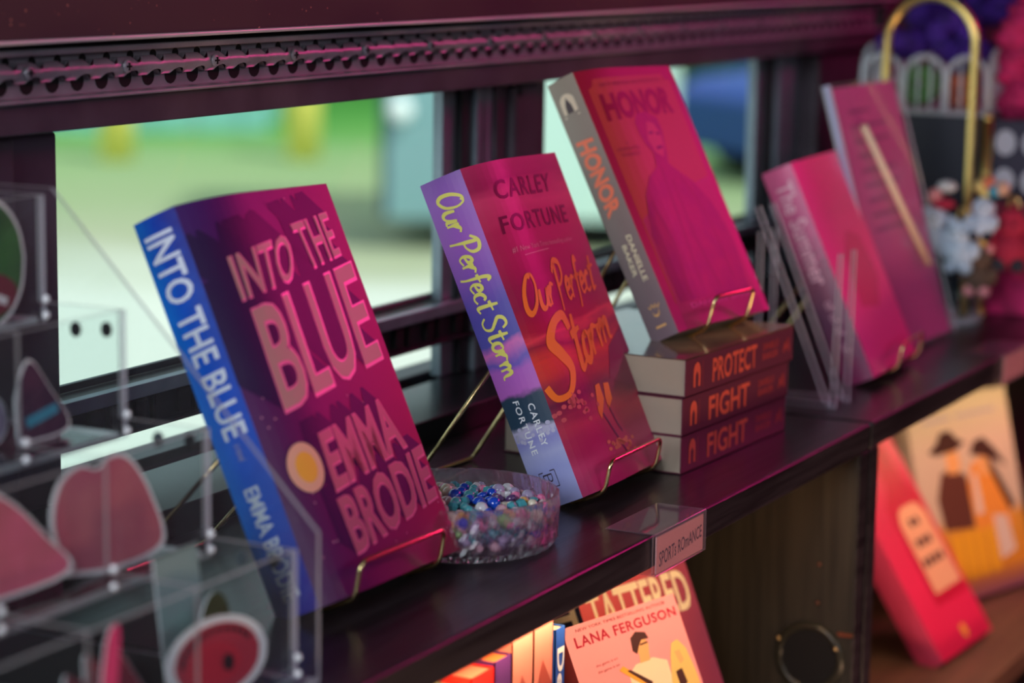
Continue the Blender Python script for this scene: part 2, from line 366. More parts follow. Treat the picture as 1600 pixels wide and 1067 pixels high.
# book A : INTO THE BLUE
A = Book((1.0185, .0703, .0087), -.0304, .4247, .1415, .029, .2201, .5)
mA = print_mat('cover_navy_to_crimson', [(0, (.26, .008, .06)), (.35, (.26, .010, .07)), (.6, (.22, .010, .09)), (.8, (.17, .014, .12)), (1, (.13, .016, .17))], [(0, (.010, .007, .12)), (.22, (.022, .006, .09)), (.5, (.13, .010, .08)), (1, (.40, .014, .055))], .08, 5, umix=.68)
mAs = print_mat('spine_blue', [(0, (.10, .05, .42)), (.3, (.02, .20, .90)), (.55, (.015, .16, .85)), (.8, (.01, .12, .60)), (1, (.012, .035, .30))], [(0, (.01, .30, .95)), (.45, (.01, .08, .60)), (1, (.04, .008, .20))], .12, 6, umix=.5)
def flip(q): return q
def artA(mb, Wf):
    T = [('INTO', ((.142, .851), (.574, .884), (.503, .768), (.141, .743)), .008, 16, .014),
         ('THE', ((.611, .903), (.908, .924), (.906, .812), (.637, .787)), .008, 14, .013),
         ('BLUE', ((.17, .71), (.956, .781), (.932, .531), (.157, .464)), .012, 22, .012),
         ('EMMA', ((.282, .384), (.848, .429), (.87, .299), (.27, .249)), .02, 12, .010),
         ('BRODIE', ((.255, .222), (.981, .284), (.962, .15), (.261, .089)), .02, 12, .009)]
    for t, q, b, n, st in T:
        for i in range(n, 0, -1): put_text(mb, Wf, t, q, deep, .0003 + .00001 * (n - i), b, (-st * i * .62, st * i * .34))
    for t, q, b, n, st in T:
        put_text(mb, Wf, t, q, pkf, .0007, b + .018, (.004, -.002)); put_text(mb, Wf, t, q, foil_rose if t in ('EMMA', 'BRODIE') else pk, .0010, b - .004)
    for i in range(46):
        a, b = random.uniform(.02, .98), random.uniform(.02, .98); put_ell(mb, Wf, a, b, .004, .0026, ink('star', (.75, .3, .45)), .00025, 6)
    put_text(mb, Wf, 'INTO THE BLUE', ((-.20, .956), (-.15, .445), (-.66, .440), (-.85, .955)), lav, .0004, .02)
    put_text(mb, Wf, 'EMMA BRODIE', ((-.34, .319), (-.266, .046), (-.66, .038), (-.664, .317)), lav, .0004, .02)
    put_text(mb, Wf, 'a novel', ((-.36, .425), (-.36, .385), (-.52, .385), (-.52, .425)), grey_i, .0004)
bookA = A.build('paperback_book', 'thick paperback with a blue spine and a purple cover reading INTO THE BLUE', (mA, mAs, mAs), artA)

cov_ = [c for c in bookA.children if c.name.startswith('cover')][0]
m = MB(); put_ell(m, A.W, .155, .32, .088, .0615, ink('salmon', (.86, .42, .3)), .0012, 32); put_ell(m, A.W, .157, .32, .052, .038, orange_d, .0014, 24)
st_ = m.build('round_seal', cov_, weld=False); rel(st_, bookA.location); st_['label'] = 'round salmon and amber seal on the purple cover'
# book B : Our Perfect Storm
B = Book((1.3102, .0624, .0085), .0292, .4158, .1396, .0304, .2164, .55)
mB = print_mat('cover_storm_sunset', [(0, (.50, .03, .14)), (.08, (.62, .05, .16)), (.13, (.50, .02, .10)), (.20, (.60, .04, .09)), (.27, (.16, .01, .05)), (.33, (.42, .03, .05)), (.39, (.74, .05, .03)), (.44, (.30, .012, .04)), (.475, (.80, .05, .08)), (.50, (.42, .01, .04)), (.58, (.30, .008, .06)), (.68, (.42, .010, .08)), (.80, (.50, .02, .10)), (.88, (.66, .05, .16)), (.94, (.36, .015, .09)), (1, (.46, .03, .12))], None, .07, 2.2)
mBs = print_mat('spine_storm_violet', [(0, (.33, .36, .66)), (.10, (.30, .33, .66)), (.155, (.40, .42, .70)), (.20, (.27, .27, .62)), (.235, (.52, .48, .68)), (.25, (.022, .055, .10)), (.33, (.022, .05, .09)), (.345, (.50, .13, .55)), (.41, (.46, .12, .56)), (.435, (.14, .10, .50)), (.475, (.70, .16, .50)), (.50, (.09, .08, .42)), (.60, (.10, .07, .42)), (.70, (.26, .09, .50)), (.80, (.36, .11, .54)), (.93, (.32, .12, .52)), (1, (.24, .10, .42))], None, .035, 2.2)
tl = ((.171, .941), (.798, .938), (.736, .882), (.146, .885))
def artB(mb, Wf):
    ink_n = ink('oxblood', (.13, .006, .03))
    put_text(mb, Wf, 'CARLEY', ((.16, .941), (.80, .938), (.76, .882), (.146, .885)), ink_n, .0005, .015, space=1.15)
    put_text(mb, Wf, 'FORTUNE', ((.115, .835), (.855, .833), (.835, .778), (.105, .785)), ink_n, .0005, .015, space=1.15)
    pi = ink('dusty_pink', (.72, .22, .32))
    put_text(mb, Wf, '#1 New York Times bestselling author', ((.125, .741), (.80, .733), (.795, .716), (.119, .719)), pi, .0005)
    put_line(mb, Wf, [(.20, .710), (.30, .711), (.46, .712)], .0012, pi, .0005)
    put_script(mb, Wf, 'Our', ((.115, .655), (.39, .665), (.34, .545), (.06, .533)), orange_i, .0005, .155, -.1, 1.95)
    put_script(mb, Wf, 'Perfect', ((.42, .672), (.95, .672), (.86, .53), (.36, .505)), orange_i, .0005, .155, -.6, 1.95)
    put_script(mb, Wf, 'S', ((.165, .506), (.40, .515), (.24, .278), (.02, .29)), orange_i, .0005, .155, -.1, 1.95)
    put_script(mb, Wf, 'torm', ((.37, .52), (.93, .53), (.86, .405), (.30, .335)), orange_i, .0005, .155, -.05, 1.95)
    put_poly(mb, Wf, [(.40, .285), (.46, .288), (.45, .24), (.34, .185), (.33, .21)], orange_i, .0004)
    put_poly(mb, Wf, [(.51, .283), (.575, .28), (.55, .23), (.46, .205), (.47, .24)], orange_i, .0004)
    for q in ([(.36, .22), (.42, .15), (.46, .11), (.49, .07)], [(.47, .22), (.50, .16), (.53, .13)]): put_line(mb, Wf, q, .006, violet_dark, .0004)
    for i in range(26):
        a, b = random.gauss(.44, .09), random.gauss(.098, .012); put_ell(mb, Wf, a, b, .02, .006, rust, .00045, 8)
    for i in range(26):
        a, b = random.gauss(.16, .07), random.gauss(.255, .02); put_ell(mb, Wf, max(a, .01), b, .018, .007, ink('rose', (.66, .10, .12)), .00045, 8)
    put_poly(mb, Wf, [(.75, .38), (.999, .43), (.999, .24), (.8, .25), (.62, .29)], ink('storm_plum', (.20, .02, .07)), .0003)
    put_script(mb, Wf, 'Our Perfect Storm', ((-.13, .942), (-.25, .39), (-.80, .384), (-.84, .952)), yel, .0004, .14, -.4, 1.95)
    put_text(mb, Wf, 'CARLEY', ((-.267, .302), (-.29, .177), (-.429, .173), (-.41, .304)), white_i, .0004, .012, space=1.2)
    put_text(mb, Wf, 'FORTUNE', ((-.577, .322), (-.569, .161), (-.711, .16), (-.715, .324)), white_i, .0004, .012, space=1.2)
    for i in range(30):
        a, b = -random.random(), random.gauss(.222, .011); put_ell(mb, Wf, min(-.07, max(a, -.93)), b, .045, .006, ink('cloud', (.52, .50, .68)), .0002, 8)
    sq = [(-.36, .104), (-.36, .055), (-.74, .058), (-.74, .104), (-.36, .104)]
    for i in range(4): put_line(mb, Wf, [sq[i], sq[i + 1]], .006 if i % 2 == 0 else .0014, dark_i, .0004)
    put_text(mb, Wf, 'B', ((-.44, .098), (-.44, .066), (-.66, .066), (-.66, .098)), dark_i, .0004, -.02)
bookB = B.build('paperback_book', 'paperback with violet spine and red cover lettered Our Perfect Storm in orange script', (mB, mBs, mBs), artB)

# book C : HONOR
C = Book((1.4918, .0797, .0847), -.1149, .4801, .1305, .023, .1939, .3)
mC = print_mat('cover_dark_red', [(0, (.62, .02, .14)), (.5, (.42, .012, .06)), (1, (.34, .01, .03))], None, .05, 4)
mCs = print_mat('spine_taupe', [(0, (.20, .13, .16)), (.5, (.25, .18, .17)), (1, (.32, .26, .21))], None, .03, 4)
def artC(mb, Wf):
    pan = print_mat('panel_red_orange', [(0, (.8, .06, .1)), (1, (.8, .10, .03))], None, .1, 4)
    P = [(.06, .10), (.06, .925), (.10, .935), (.12, .962), (.86, .967), (.88, .945), (.93, .94), (.93, .10)]
    put_poly(mb, Wf, P, ink('red_orange', (.50, .055, .035)), .0002, 12)
    put_poly(mb, Wf, [(.07, .0), (.07, .42), (.20, .46), (.5, .5), (.93, .55), (.93, .0)], ink('raspberry', (.46, .03, .10)), .0003, 12)
    put_text(mb, Wf, 'SKY RIDGE HOTSHOTS', ((.164, .943), (.814, .951), (.805, .937), (.155, .928)), wine, .0005, .01)
    put_text(mb, Wf, 'HONOR', ((.13, .896), (.861, .909), (.832, .814), (.122, .802)), ink('blood', (.25, .008, .02)), .0005, .05)
    put_text(mb, Wf, 'A', ((.185, .715), (.21, .715), (.21, .703), (.185, .703)), wine, .0005)
    put_text(mb, Wf, 'FIREFIGHTER', ((.09, .693), (.303, .693), (.298, .680), (.09, .680)), wine, .0005)
    put_text(mb, Wf, 'ROMANCE', ((.115, .672), (.28, .672), (.277, .658), (.115, .658)), wine, .0005)
    sil = [(.397, .813), (.518, .821), (.609, .793), (.612, .743), (.581, .679), (.533, .615), (.579, .592), (.722, .536), (.834, .451), (.889, .354), (.907, .28), (.87, .095), (.10, .099), (.094, .353), (.134, .44), (.173, .506), (.271, .57), (.389, .606), (.414, .662), (.369, .693), (.348, .743), (.349, .779)]
    put_poly(mb, Wf, sil, mat('ink_man_crimson', (.38, .02, .08), .4, c2=(.30, .015, .09), nscale=60), .0006, 12)
    put_poly(mb, Wf, [(.473, .782), (.544, .773), (.575, .73), (.56, .687), (.508, .639), (.434, .662), (.412, .712)], ink('man_face', (.55, .06, .10)), .0008)
    put_line(mb, Wf, [(.45, .735), (.50, .738)], .005, ink('man_shadow', (.16, .01, .07)), .0009); put_line(mb, Wf, [(.525, .733), (.565, .73)], .005, ink('man_shadow', (.16, .01, .07)), .0009)
    put_line(mb, Wf, [(.47, .675), (.54, .68)], .006, ink('man_shadow', (.16, .01, .07)), .0009)
    for q in ([(.43, .60), (.40, .40), (.36, .15)], [(.60, .56), (.72, .40), (.74, .15)], [(.20, .48), (.25, .3), (.2, .12)], [(.5, .55), (.5, .3), (.55, .12)]):
        put_line(mb, Wf, smooth_line(q), .012, ink('man_fold', (.30, .018, .07)), .0008)
    put_text(mb, Wf, 'DANIELLE BAKER', ((.171, .088), (.892, .090), (.889, .072), (.176, .070)), ink('hot_pink', (.85, .10, .35)), .0009, .01)
    put_text(mb, Wf, 'HONOR', ((-.22, .756), (-.22, .483), (-.70, .471), (-.78, .763)), ink('red_coral', (.90, .20, .11)), .0004, .05)
    put_text(mb, Wf, 'DANIELLE', ((-.24, .386), (-.25, .216), (-.414, .215), (-.40, .389)), cream_i, .0004, .015)
    put_text(mb, Wf, 'BAKER', ((-.501, .359), (-.526, .242), (-.69, .243), (-.651, .361)), cream_i, .0004, .015)
    arch = [(-.26, .872), (-.26, .915)] + [(-.53 + .27 * math.cos(a), .915 + .028 * math.sin(a)) for a in [PI * i / 10 for i in range(1, 10)]] + [(-.80, .915), (-.80, .872)]
    put_poly(mb, Wf, arch, ink('logo_cream', (.75, .6, .45)), .0003); put_poly(mb, Wf, [(-.40, .872), (-.42, .90), (-.53, .93), (-.64, .90), (-.66, .872)], ink('logo_pine', (.08, .05, .06)), .0005)
    put_line(mb, Wf, [(-.25, .858), (-.82, .862)], .0025, ink('logo_cream', (.75, .6, .45)), .0004)
    am = ink('logo_amber', (.85, .45, .15))
    put_line(mb, Wf, [(-.22, .125), (-.30, .112), (-.36, .126), (-.42, .114), (-.48, .128), (-.56, .114), (-.62, .124)], .003, am, .0004)
    put_line(mb, Wf, [(-.30, .103), (-.34, .09), (-.42, .084), (-.52, .09), (-.54, .103)], .004, am, .0004)
    put_line(mb, Wf, [(-.26, .046), (-.62, .046)], .004, am, .0004)
bookC = C.build('paperback_book', 'slim paperback with grey-brown spine and red HONOR cover on top of the stacked books', (mC, mCs, mCs), artC)

# stack of three : spines toward the viewer
stack_spine = print_mat('spine_maroon', [(0, (.14, .03, .055)), (1, (.18, .035, .06))], None, .1, 5)
def stacked(x, y, z, yaw, title, auth, label, top=None):
    # a lying book: build it "standing" with its spine facing -Y. across = thickness (up), up = along X
    L, t, D = .1745, .0252, .134
    root = empty('stacked_paperback', (x + L / 2, y + D / 2, z), label, 'book', 'books in the short stack')
    T = Matrix.Translation((x, y, z)) @ Matrix.Rotation(yaw, 4, 'Z')
    c = MB(); cov = .0007
    c.box(0, L, 0, cov, 0, t, stack_spine, T); c.box(0, L, 0, D, 0, cov, stack_spine, T)
    if top: # back-cover art on the topmost one
        c.box(0, L, 0, D, t - cov, t, top, T)
    else: c.box(0, L, 0, D, t - cov, t, stack_spine, T)
    Wf = lambda a, b, off=0: T @ Vector((a * L, -off, b * t))
    red = ink('spine_red', (.75, .12, .07))
    put_text(c, Wf, title, ((.235, .80), (.235 + .075 * len(title) if title != 'PROTECT' else .64, .80), (.235 + .075 * len(title) if title != 'PROTECT' else .64, .18), (.235, .18)), red, .0003, .02)
    for i, a in enumerate(auth): put_text(c, Wf, a, ((.70, .74 - .27 * i), (.85, .74 - .27 * i), (.85, .56 - .27 * i), (.70, .56 - .27 * i)), ink('spine_dim_red', (.50, .07, .07)), .0003, .01)
    ar = [(.065, .2), (.065, .6)] + [(.095 - .03 * math.cos(q), .6 + .25 * math.sin(q)) for q in [PI * i / 8 for i in range(1, 8)]] + [(.125, .6), (.125, .2), (.108, .2), (.108, .5), (.095, .62), (.082, .5), (.082, .2)]
    put_poly(c, Wf, ar, red, .0003, 4); put_line(c, Wf, [(.145, .15), (.145, .85)], .0015, ink('spine_dim_red', (.50, .07, .07)), .0003)
    put_line(c, Wf, [(.905, .3), (.92, .6), (.93, .35), (.945, .7), (.96, .3)], .006, ink('spine_dim_red', (.50, .07, .07)), .0003)
    co = c.build('cover', root, weld=False); rel(co, root.location)
    p = MB(); g = .001; p.box(g, L - g, g, D - g, cov, t - cov, paper, T); po = p.build('page_block', root); rel(po, root.location)
    return root
stacked(1.4338, .0506, .0005, -.030, 'FIGHT', ('DANIELLE', 'BAKER'), 'maroon paperback lying at the bottom of the three-book stack, spine reads FIGHT')
stacked(1.4328, .0500, .0262, -.036, 'FIGHT', ('DANIELLE', 'BAKER'), 'maroon paperback lying in the middle of the three-book stack, spine reads FIGHT')
topart = mat('back_cover_gold_art', (.55, .36, .16), .18, c2=(.05, .035, .045), nscale=16, coat=.6)
stacked(1.4348, .0492, .0519, -.0442, 'PROTECT', ('DANIELLE', 'BAKER'), 'maroon paperback lying on top of the three-book stack, spine reads PROTECT', topart)

# ------------------------------------------------------------------ gold wire easels
def rounded(pts, r=.004, n=4):
    out = [Vector(pts[0])]
    for i in range(1, len(pts) - 1):
        a, b, c = map(Vector, pts[i - 1:i + 2]); r1 = min(r, (a - b).length * .45, (c - b).length * .45)
        p, q = b + (a - b).normalized() * r1, b + (c - b).normalized() * r1
        for k in range(n + 1): t = k / n; out.append(p * (1 - t) ** 2 + b * 2 * t * (1 - t) + q * t * t)
    out.append(Vector(pts[-1])); return out
def easel(bk, label, u0, u1, base_z, foot, rad=.0014, lip=.0145, top=.135, dtop=.019, dbot=.0075):
    P = bk.P; d0 = .002; back = -bk.t - .0022; v0 = -.0024
    root = empty('gold_wire_easel', (P((u0 + u1) / 2, -bk.t / 2, 0).x, P(0, -bk.t / 2, 0).y, base_z), label, 'book stand', 'gold wire book easels')
    f = MB()
    loop = [P(u0, back, top * .8), P(u0, back, v0), P(u0, dbot, v0), P(u0, dtop, lip), P(u1, dtop, lip), P(u1, dbot, v0), P(u1, back, v0), P(u1, back, top * .8), P((u0 + u1) / 2, back, top)]
    f.tube(rounded(loop, .006), rad, gold, 10, closed=True); a = f.build('lip_frame', smooth=True)
    s = MB(); q0, q1 = P(u0 + .004, back - .001, top * .72), P(u1 - .004, back - .001, top * .72)
    fz = base_z + rad + .0003
    g0 = Vector((q0.x + foot[0], foot[1], fz)); g1 = Vector((q1.x + foot[0], foot[1] - .002, fz))
    s.tube(rounded([q0, g0, g1, q1], .004), rad, gold, 10); b = s.build('back_strut', smooth=True)
    lowz = base_z + rad; kids(root, a, b)
    for u in (u0, u1):
        n = MB(); p = P(u, back, v0); n.tube([p, Vector((p.x, p.y - .002, lowz))], rad, gold, 8); kids(root, n.build('foot', smooth=True))
    return root
easel(A, 'gold wire easel holding the INTO THE BLUE book', .0205, .1055, 0, (.0, .215))
easel(B, 'gold wire easel holding the Our Perfect Storm book', .0155, .0975, 0, (.002, .192))
easel(C, 'gold wire easel standing on the stacked books under the HONOR book', .031, .087, .0775, (.0, .176), top=.12, dbot=.004)

# ------------------------------------------------------------------ bookcase units (setting furniture)
def bench(name, x0, x1, label, floor_z, side0=True):
    root = empty(name, ((x0 + x1) / 2, .12, -.62), label, 'bookcase', 'black bookcases under the windows')
    t = MB(); t.box(x0, x1, 0, .24, -.0205, 0, black_wood); a = t.build('top_panel', bevel=.0022)
    b = MB(); b.box(x1 - .0175, x1, .0005, .24, -.62, -.0208, black_wood); b.box(x1 - .0182, x1 - .0174, .0015, .2315, -.62, -.0208, bench_inner); c = b.build('side_panel', bevel=.0006)
    b = MB(); b.box(x0, x0 + .018, .0005, .24, -.62, -.0208, black_wood); e = b.build('side_panel', bevel=.0006)
    b = MB(); b.box(x0 + .018, x1 - .018, .232, .24, -.62, -.0208, bench_inner); d = b.build('back_panel')
    b = MB(); b.box(x0 + .0182, x1 - .0182, .0005, .2315, floor_z - .018, floor_z, wood_mat('brown_shelf', (.16, .085, .05), (.10, .05, .03), .5)); g = b.build('shelf_board')
    kids(root, a, c, e, d, g); return root, e
bench('bookcase', -.3, 1.6655, 'black wooden bookcase under the left window carrying the three easel books', -.252)
b2, side2 = bench('bookcase', 1.6705, 3.2, 'black wooden bookcase at the right with the cowboy book inside', -.2955)
# left face of the second unit is what shows under the first unit's top: cut its right side away by keeping a round port there
m = MB(); px, py, pz = 1.6468, .034, -.178
def ringpts(r, n=28): return [(px, py + r * math.cos(2 * PI * i / n), pz + r * math.sin(2 * PI * i / n)) for i in range(n)]
m.tube(ringpts(.024), .0035, mat('port_rim', (.03, .028, .02), .3), 8, closed=True); r_ = m.build('round_cable_port', smooth=True)
m = MB(); m.prism(ringpts(.022), Vector((-.002, 0, 0)), hole_black); port_in = m.build('port_disc')
root = empty('cable_port', (px, py, pz - .0275), 'round black port with small screws on the inner side wall of the bookcase', 'cable port')
br = mat('screw_brass', (.6, .42, .2), .3, 1)
kids(root, r_, port_in)
for dy, dz in ((.024, .012), (-.021, .010), (-.004, -.024)):
    m = MB(); m.ball((px - .003, py + dy, pz + dz), .0018, br); kids(root, m.build('screw', smooth=True))
for z in (-.106, -.1355):
    m = MB(); m.ball((px - .0003, .029, z), .0016, mat('screw_dull', (.3, .12, .08), .35, 1)); tag(setorigin(m.build('screw', smooth=True)), 'tiny dull screw head in the bookcase side wall, %s' % ('upper of the pair' if z > -.12 else 'lower of the pair'), 'screw')
m = MB(); m.box(1.6455, 1.6478, .0008, .0125, -.158, -.1555, br); tag(setorigin(m.build('metal_strip')), 'short brass strip beside the round port in the bookcase', 'metal strip')

# riser and ledge behind the shelf
m = MB(); m.box(-.3, 3.4, .2405, .312, -.62, .0173, mat('ledge_black', (.014, .02, .022), .3, noise_amt=.3, nscale=15)); o = m.build('trim_1', bevel=.001); struct(o)

# ------------------------------------------------------------------ window wall
def sbox(name, x0, x1, y0, y1, z0, z1, m_, bevel=.0012):
    b = MB(); b.box(x0, x1, y0, y1, z0, z1, m_); o = b.build(name, bevel=bevel); return struct(o)
sbox('wall_window_side', -1.5, 6, .335, .36, -1.2, .0172, frame_metal)
sbox('trim_2', -1.5, 2.452, .2715, .334, .2388, .2558, frame_metal)        # header under the rail
sbox('trim_3', -1.5, 2.5, .334, .36, .2355, 1.1, frame_metal)
sbox('trim_13', 2.64, 6, .334, .36, .2355, 1.1, frame_metal)
post_spans = [(1.02, 1.106), (1.655, 1.7335), (2.300, 2.452)]
sbox('trim_4', .93, 1.06, .295, .334, .0175, .2353, frame_metal, .003)
sbox('trim_5', 1.062, 1.1065, .302, .334, .0175, .2353, frame_metal, .003)
sbox('trim_6', 1.6455, 1.664, .303, .334, .0175, .2353, frame_metal, .002)
sbox('trim_7', 1.6645, 1.705, .297, .334, .0175, .2353, frame_metal, .004)
sbox('trim_8', 1.7055, 1.7335, .305, .334, .0175, .2353, frame_metal, .002)
sbox('trim_9', 2.303, 2.45, .285, .334, .0175, .2353, frame_metal, .004)
sbox('wall_left', 2.4525, 2.52, .27, .36, .0175, 1.0, mat('dark_pillar', (.03, .025, .025), .6), .004).name = 'wall_pillar'
m = MB(); m.ball((1.672, .2968, .229), .0035, hole_black, sc=(1, .4, 1)); tag(setorigin(m.build('screw', smooth=True)), 'dark screw head in the post between the two windows', 'screw')
def window(name, x0, x1, xg, label=None):
    # sash: glass, dark rubber bead, bare metal strip, bottom bar with latch slots, lower pane
    g = MB(); g.box(x0, xg, .3185, .3205, .079, .2353, window_glass); o = struct(g.build(name))
    k = MB(); k.box(x0, xg, .3185, .3205, .0175, .0475, window_glass); q = k.build('lower_pane'); q.parent = o
    s = MB(); s.box(x0, x1, .308, .326, .0475, .076, frame_dark)
    s.box(x0, x1, .300, .3078, .068, .0765, frame_alu); s.box(x0, x1, .3025, .3078, .0465, .0485, frame_dark)
    s.box(x0, x1, .3215, .3255, .0765, .081, frame_dark)
    xx = x0 + .03
    while xx < x1 - .02:
        s.box(xx, xx + .012, .3045, .3078, .051, .0655, hole_black); s.box(xx + .018, xx + .021, .3045, .3078, .050, .067, hole_black); xx += .045
    b = s.build('sash_bar', bevel=.0006); b.parent = o
    e = MB(); e.box(xg + .0005, xg + .0205, .313, .322, .0175, .2353, frame_alu); e.box(xg + .021, xg + .037, .308, .325, .0175, .2353, frame_dark)
    e.box(xg + .0375, xg + .047, .304, .325, .0175, .2353, frame_alu); e.box(xg + .0475, xg + .052, .310, .325, .0175, .2353, hole_black); e.box(xg + .0525, x1, .306, .325, .0175, .2353, frame_alu)
    c = e.build('sash_upright', bevel=.0008); c.parent = o
    return o
window('window_1', 1.107, 1.645, 1.5785)
window('window_2', 1.734, 2.302, 2.205)
sbox('wall_beyond', 2.521, 6, .30, .334, .0175, .2515, mat('dark_pillar', (.03, .025, .025)))
sbox('trim_14', 2.64, 6, .30, .334, .252, 1.0, mat('dark_pillar', (.03, .025, .025)))
m = MB(); m.box(2.521, 2.6395, .318, .320, .252, .5, window_glass); struct(m.build('window_3'))
sbox('trim_15', 2.521, 2.6395, .30, .334, .501, 1.0, frame_metal)
sbox('trim_10', -1.5, .93, .30, .334, .0175, .2353, frame_metal)

# perforated rail under the upper panel
RX0, RX1 = .55, 2.45
root = empty('perforated_rail', (1.5, .28, .2565), 'long dark metal rail with scalloped holes and screws above the windows', 'metal rail')
m = MB(); m.box(RX0, RX1, .279, .299, .2565, .2845, rail_metal); base = m.build('channel', bevel=.0008)
m = MB(); m.box(RX0, RX1, .266, .279, .2815, .2851, rail_metal); m.box(RX0, RX1, .2655, .279, .2560, .2584, rail_metal); fl = m.build('flange', bevel=.0011)
# curved face strip with half-round notches below and small ones above
pitch = .02235; x = 1.0282 - pitch * 22
strip = MB(); bot = []; topp = []
x = RX0 + .01; x = 1.0282 - pitch * int((1.0282 - x) / pitch)
holes = []
while x < RX1 - .015: holes.append(x); x += pitch
def outline(c, r, z, sgn, n=8): return [(c + r * math.cos(a), z + sgn * r * math.sin(a)) for a in [PI - PI * i / n for i in range(n + 1)]]
lo = [(RX0, .2665)]
for c in holes: lo += outline(c, .0062, .2668, 1)
lo.append((RX1, .2665))
hi = [(RX1, .2770)]
for c in reversed(holes): hi += [(a, b) for a, b in reversed(outline(c + .005, .0038, .2768, -1))]
hi.append((RX0, .2770))
# split the strip into pieces per hole so faces stay simple
def strip_y(z): return .2748 - .0035 * math.sin(PI * (z - .2665) / .0105)
for k, c in enumerate(holes):
    a = c - pitch / 2; b = c + pitch / 2; nn = 14
    for i in range(nn):
        xa, xb = a + (b - a) * i / nn, a + (b - a) * (i + 1) / nn
        def zl(xx): q = abs(xx - c); return .2662 + (math.sqrt(max(0, .0062 ** 2 - q * q)) if q < .0062 else 0) * .55
        def zh(xx): q = abs(((xx - (c + .005) + pitch / 2) % pitch) - pitch / 2); return .2775 - (math.sqrt(max(0, .0036 ** 2 - q * q)) if q < .0036 else 0)
        for j in range(3):
            P4 = []
            for xx, jj in ((xa, j), (xb, j), (xb, j + 1), (xa, j + 1)):
                z0, z1 = zl(xx), zh(xx); z = z0 + (z1 - z0) * jj / 3; P4.append((xx, strip_y(min(max(z, .2665), .277)), z))
            strip.face(P4, rail_metal)
        for zz in ('l', 'h'):
            f = zl if zz == 'l' else zh
            strip.face([(xa, .2748, f(xa)), (xb, .2748, f(xb)), (xb, .2792, f(xb)), (xa, .2792, f(xa))], rail_metal)
so = strip.build('scalloped_strip', smooth=True)
hm = MB()
for c in holes:
    n = 12; hm.prism([(c + .0060 * math.cos(2 * PI * i / n), .2787, .2652 + .0056 * math.sin(2 * PI * i / n)) for i in range(n)], Vector((0, .0002, 0)), hole_black)
    hm.prism([(c + .005 + .0032 * math.cos(2 * PI * i / n), .2787, .2776 + .0030 * math.sin(2 * PI * i / n)) for i in range(n)], Vector((0, .0002, 0)), hole_black)
ho = hm.build('punched_hole_row'); ho['kind'] = 'stuff'
kids(root, base, fl, so, ho)
for i, xs in enumerate([1.0435 + .0885 * k for k in range(-4, 15)]):
    if xs > 2.3: break
    s = MB(); s.ball((xs, .2712, .2722), .0040, rail_metal, 14, 8, (1, .35, 1)); s.box(xs - .0022, xs + .0022, .2694, .2704, .2717, .2727, hole_black); s.box(xs - .0005, xs + .0005, .2694, .2704, .2700, .2744, hole_black)
    kids(root, s.build('cross_screw', smooth=False))
# dark shadow gap and the speckled upper panel with a steel lower edge
sbox('trim_11', -1.5, 2.45, .272, .333, .2852, .2885, hole_black, 0)
speck = mat('speckled_maroon_panel', (.052, .030, .034), .5, nscale=4, bump=.05)
nt = speck.node_tree; b = nt.nodes['Principled BSDF']; v = nt.nodes.new('ShaderNodeTexVoronoi'); v.inputs['Scale'].default_value = 230; tc = nt.nodes.new('ShaderNodeTexCoord'); nt.links.new(tc.outputs['Object'], v.inputs['Vector'])
rr = nt.nodes.new('ShaderNodeValToRGB'); rr.color_ramp.elements[0].position = .10; rr.color_ramp.elements[0].color = (.6, .22, .16, 1); rr.color_ramp.elements[1].position = .16; rr.color_ramp.elements[1].color = (.052, .030, .034, 1)
nz = nt.nodes.new('ShaderNodeTexNoise'); nz.inputs['Scale'].default_value = 60; nt.links.new(tc.outputs['Object'], nz.inputs['Vector'])
r2 = nt.nodes.new('ShaderNodeValToRGB'); r2.color_ramp.elements[0].position = .55; r2.color_ramp.elements[1].position = .62; nt.links.new(nz.outputs['Fac'], r2.inputs[0])
mx = nt.nodes.new('ShaderNodeMix'); mx.data_type = 'RGBA'; mx.inputs[6].default_value = (.052, .030, .034, 1)
nt.links.new(v.outputs['Distance'], rr.inputs[0]); nt.links.new(rr.outputs[0], mx.inputs[7]); nt.links.new(r2.outputs[0], mx.inputs[0]); nt.links.new(mx.outputs[2], b.inputs['Base Color'])
sbox('wall_upper_panel', -1.5, 2.45, .255, .333, .2910, .62, speck, 0)
sbox('trim_12', -1.5, 2.45, .2530, .262, .2886, .2912, steel, .0009)

# bus shell out of view: floor, ceiling, far side
shell = mat('bus_shell', (.10, .08, .09), .7)
sbox('floor', -2.4, 6, -2.1, .335, -.66, -.62, mat('floor_dark', (.05, .045, .05), .5), 0)
sbox('ceiling', -2.4, 6, -2.1, .36, 1.1, 1.14, shell, 0)
sbox('wall_far_side', -2.4, 6, -2.14, -2.1, -.66, 1.14, shell, 0)
sbox('wall_end', 6, 6.04, -2.1, .36, -.66, 1.14, shell, 0)
sbox('wall_front', -2.44, -2.4, -2.1, .36, -.66, 1.14, shell, 0)

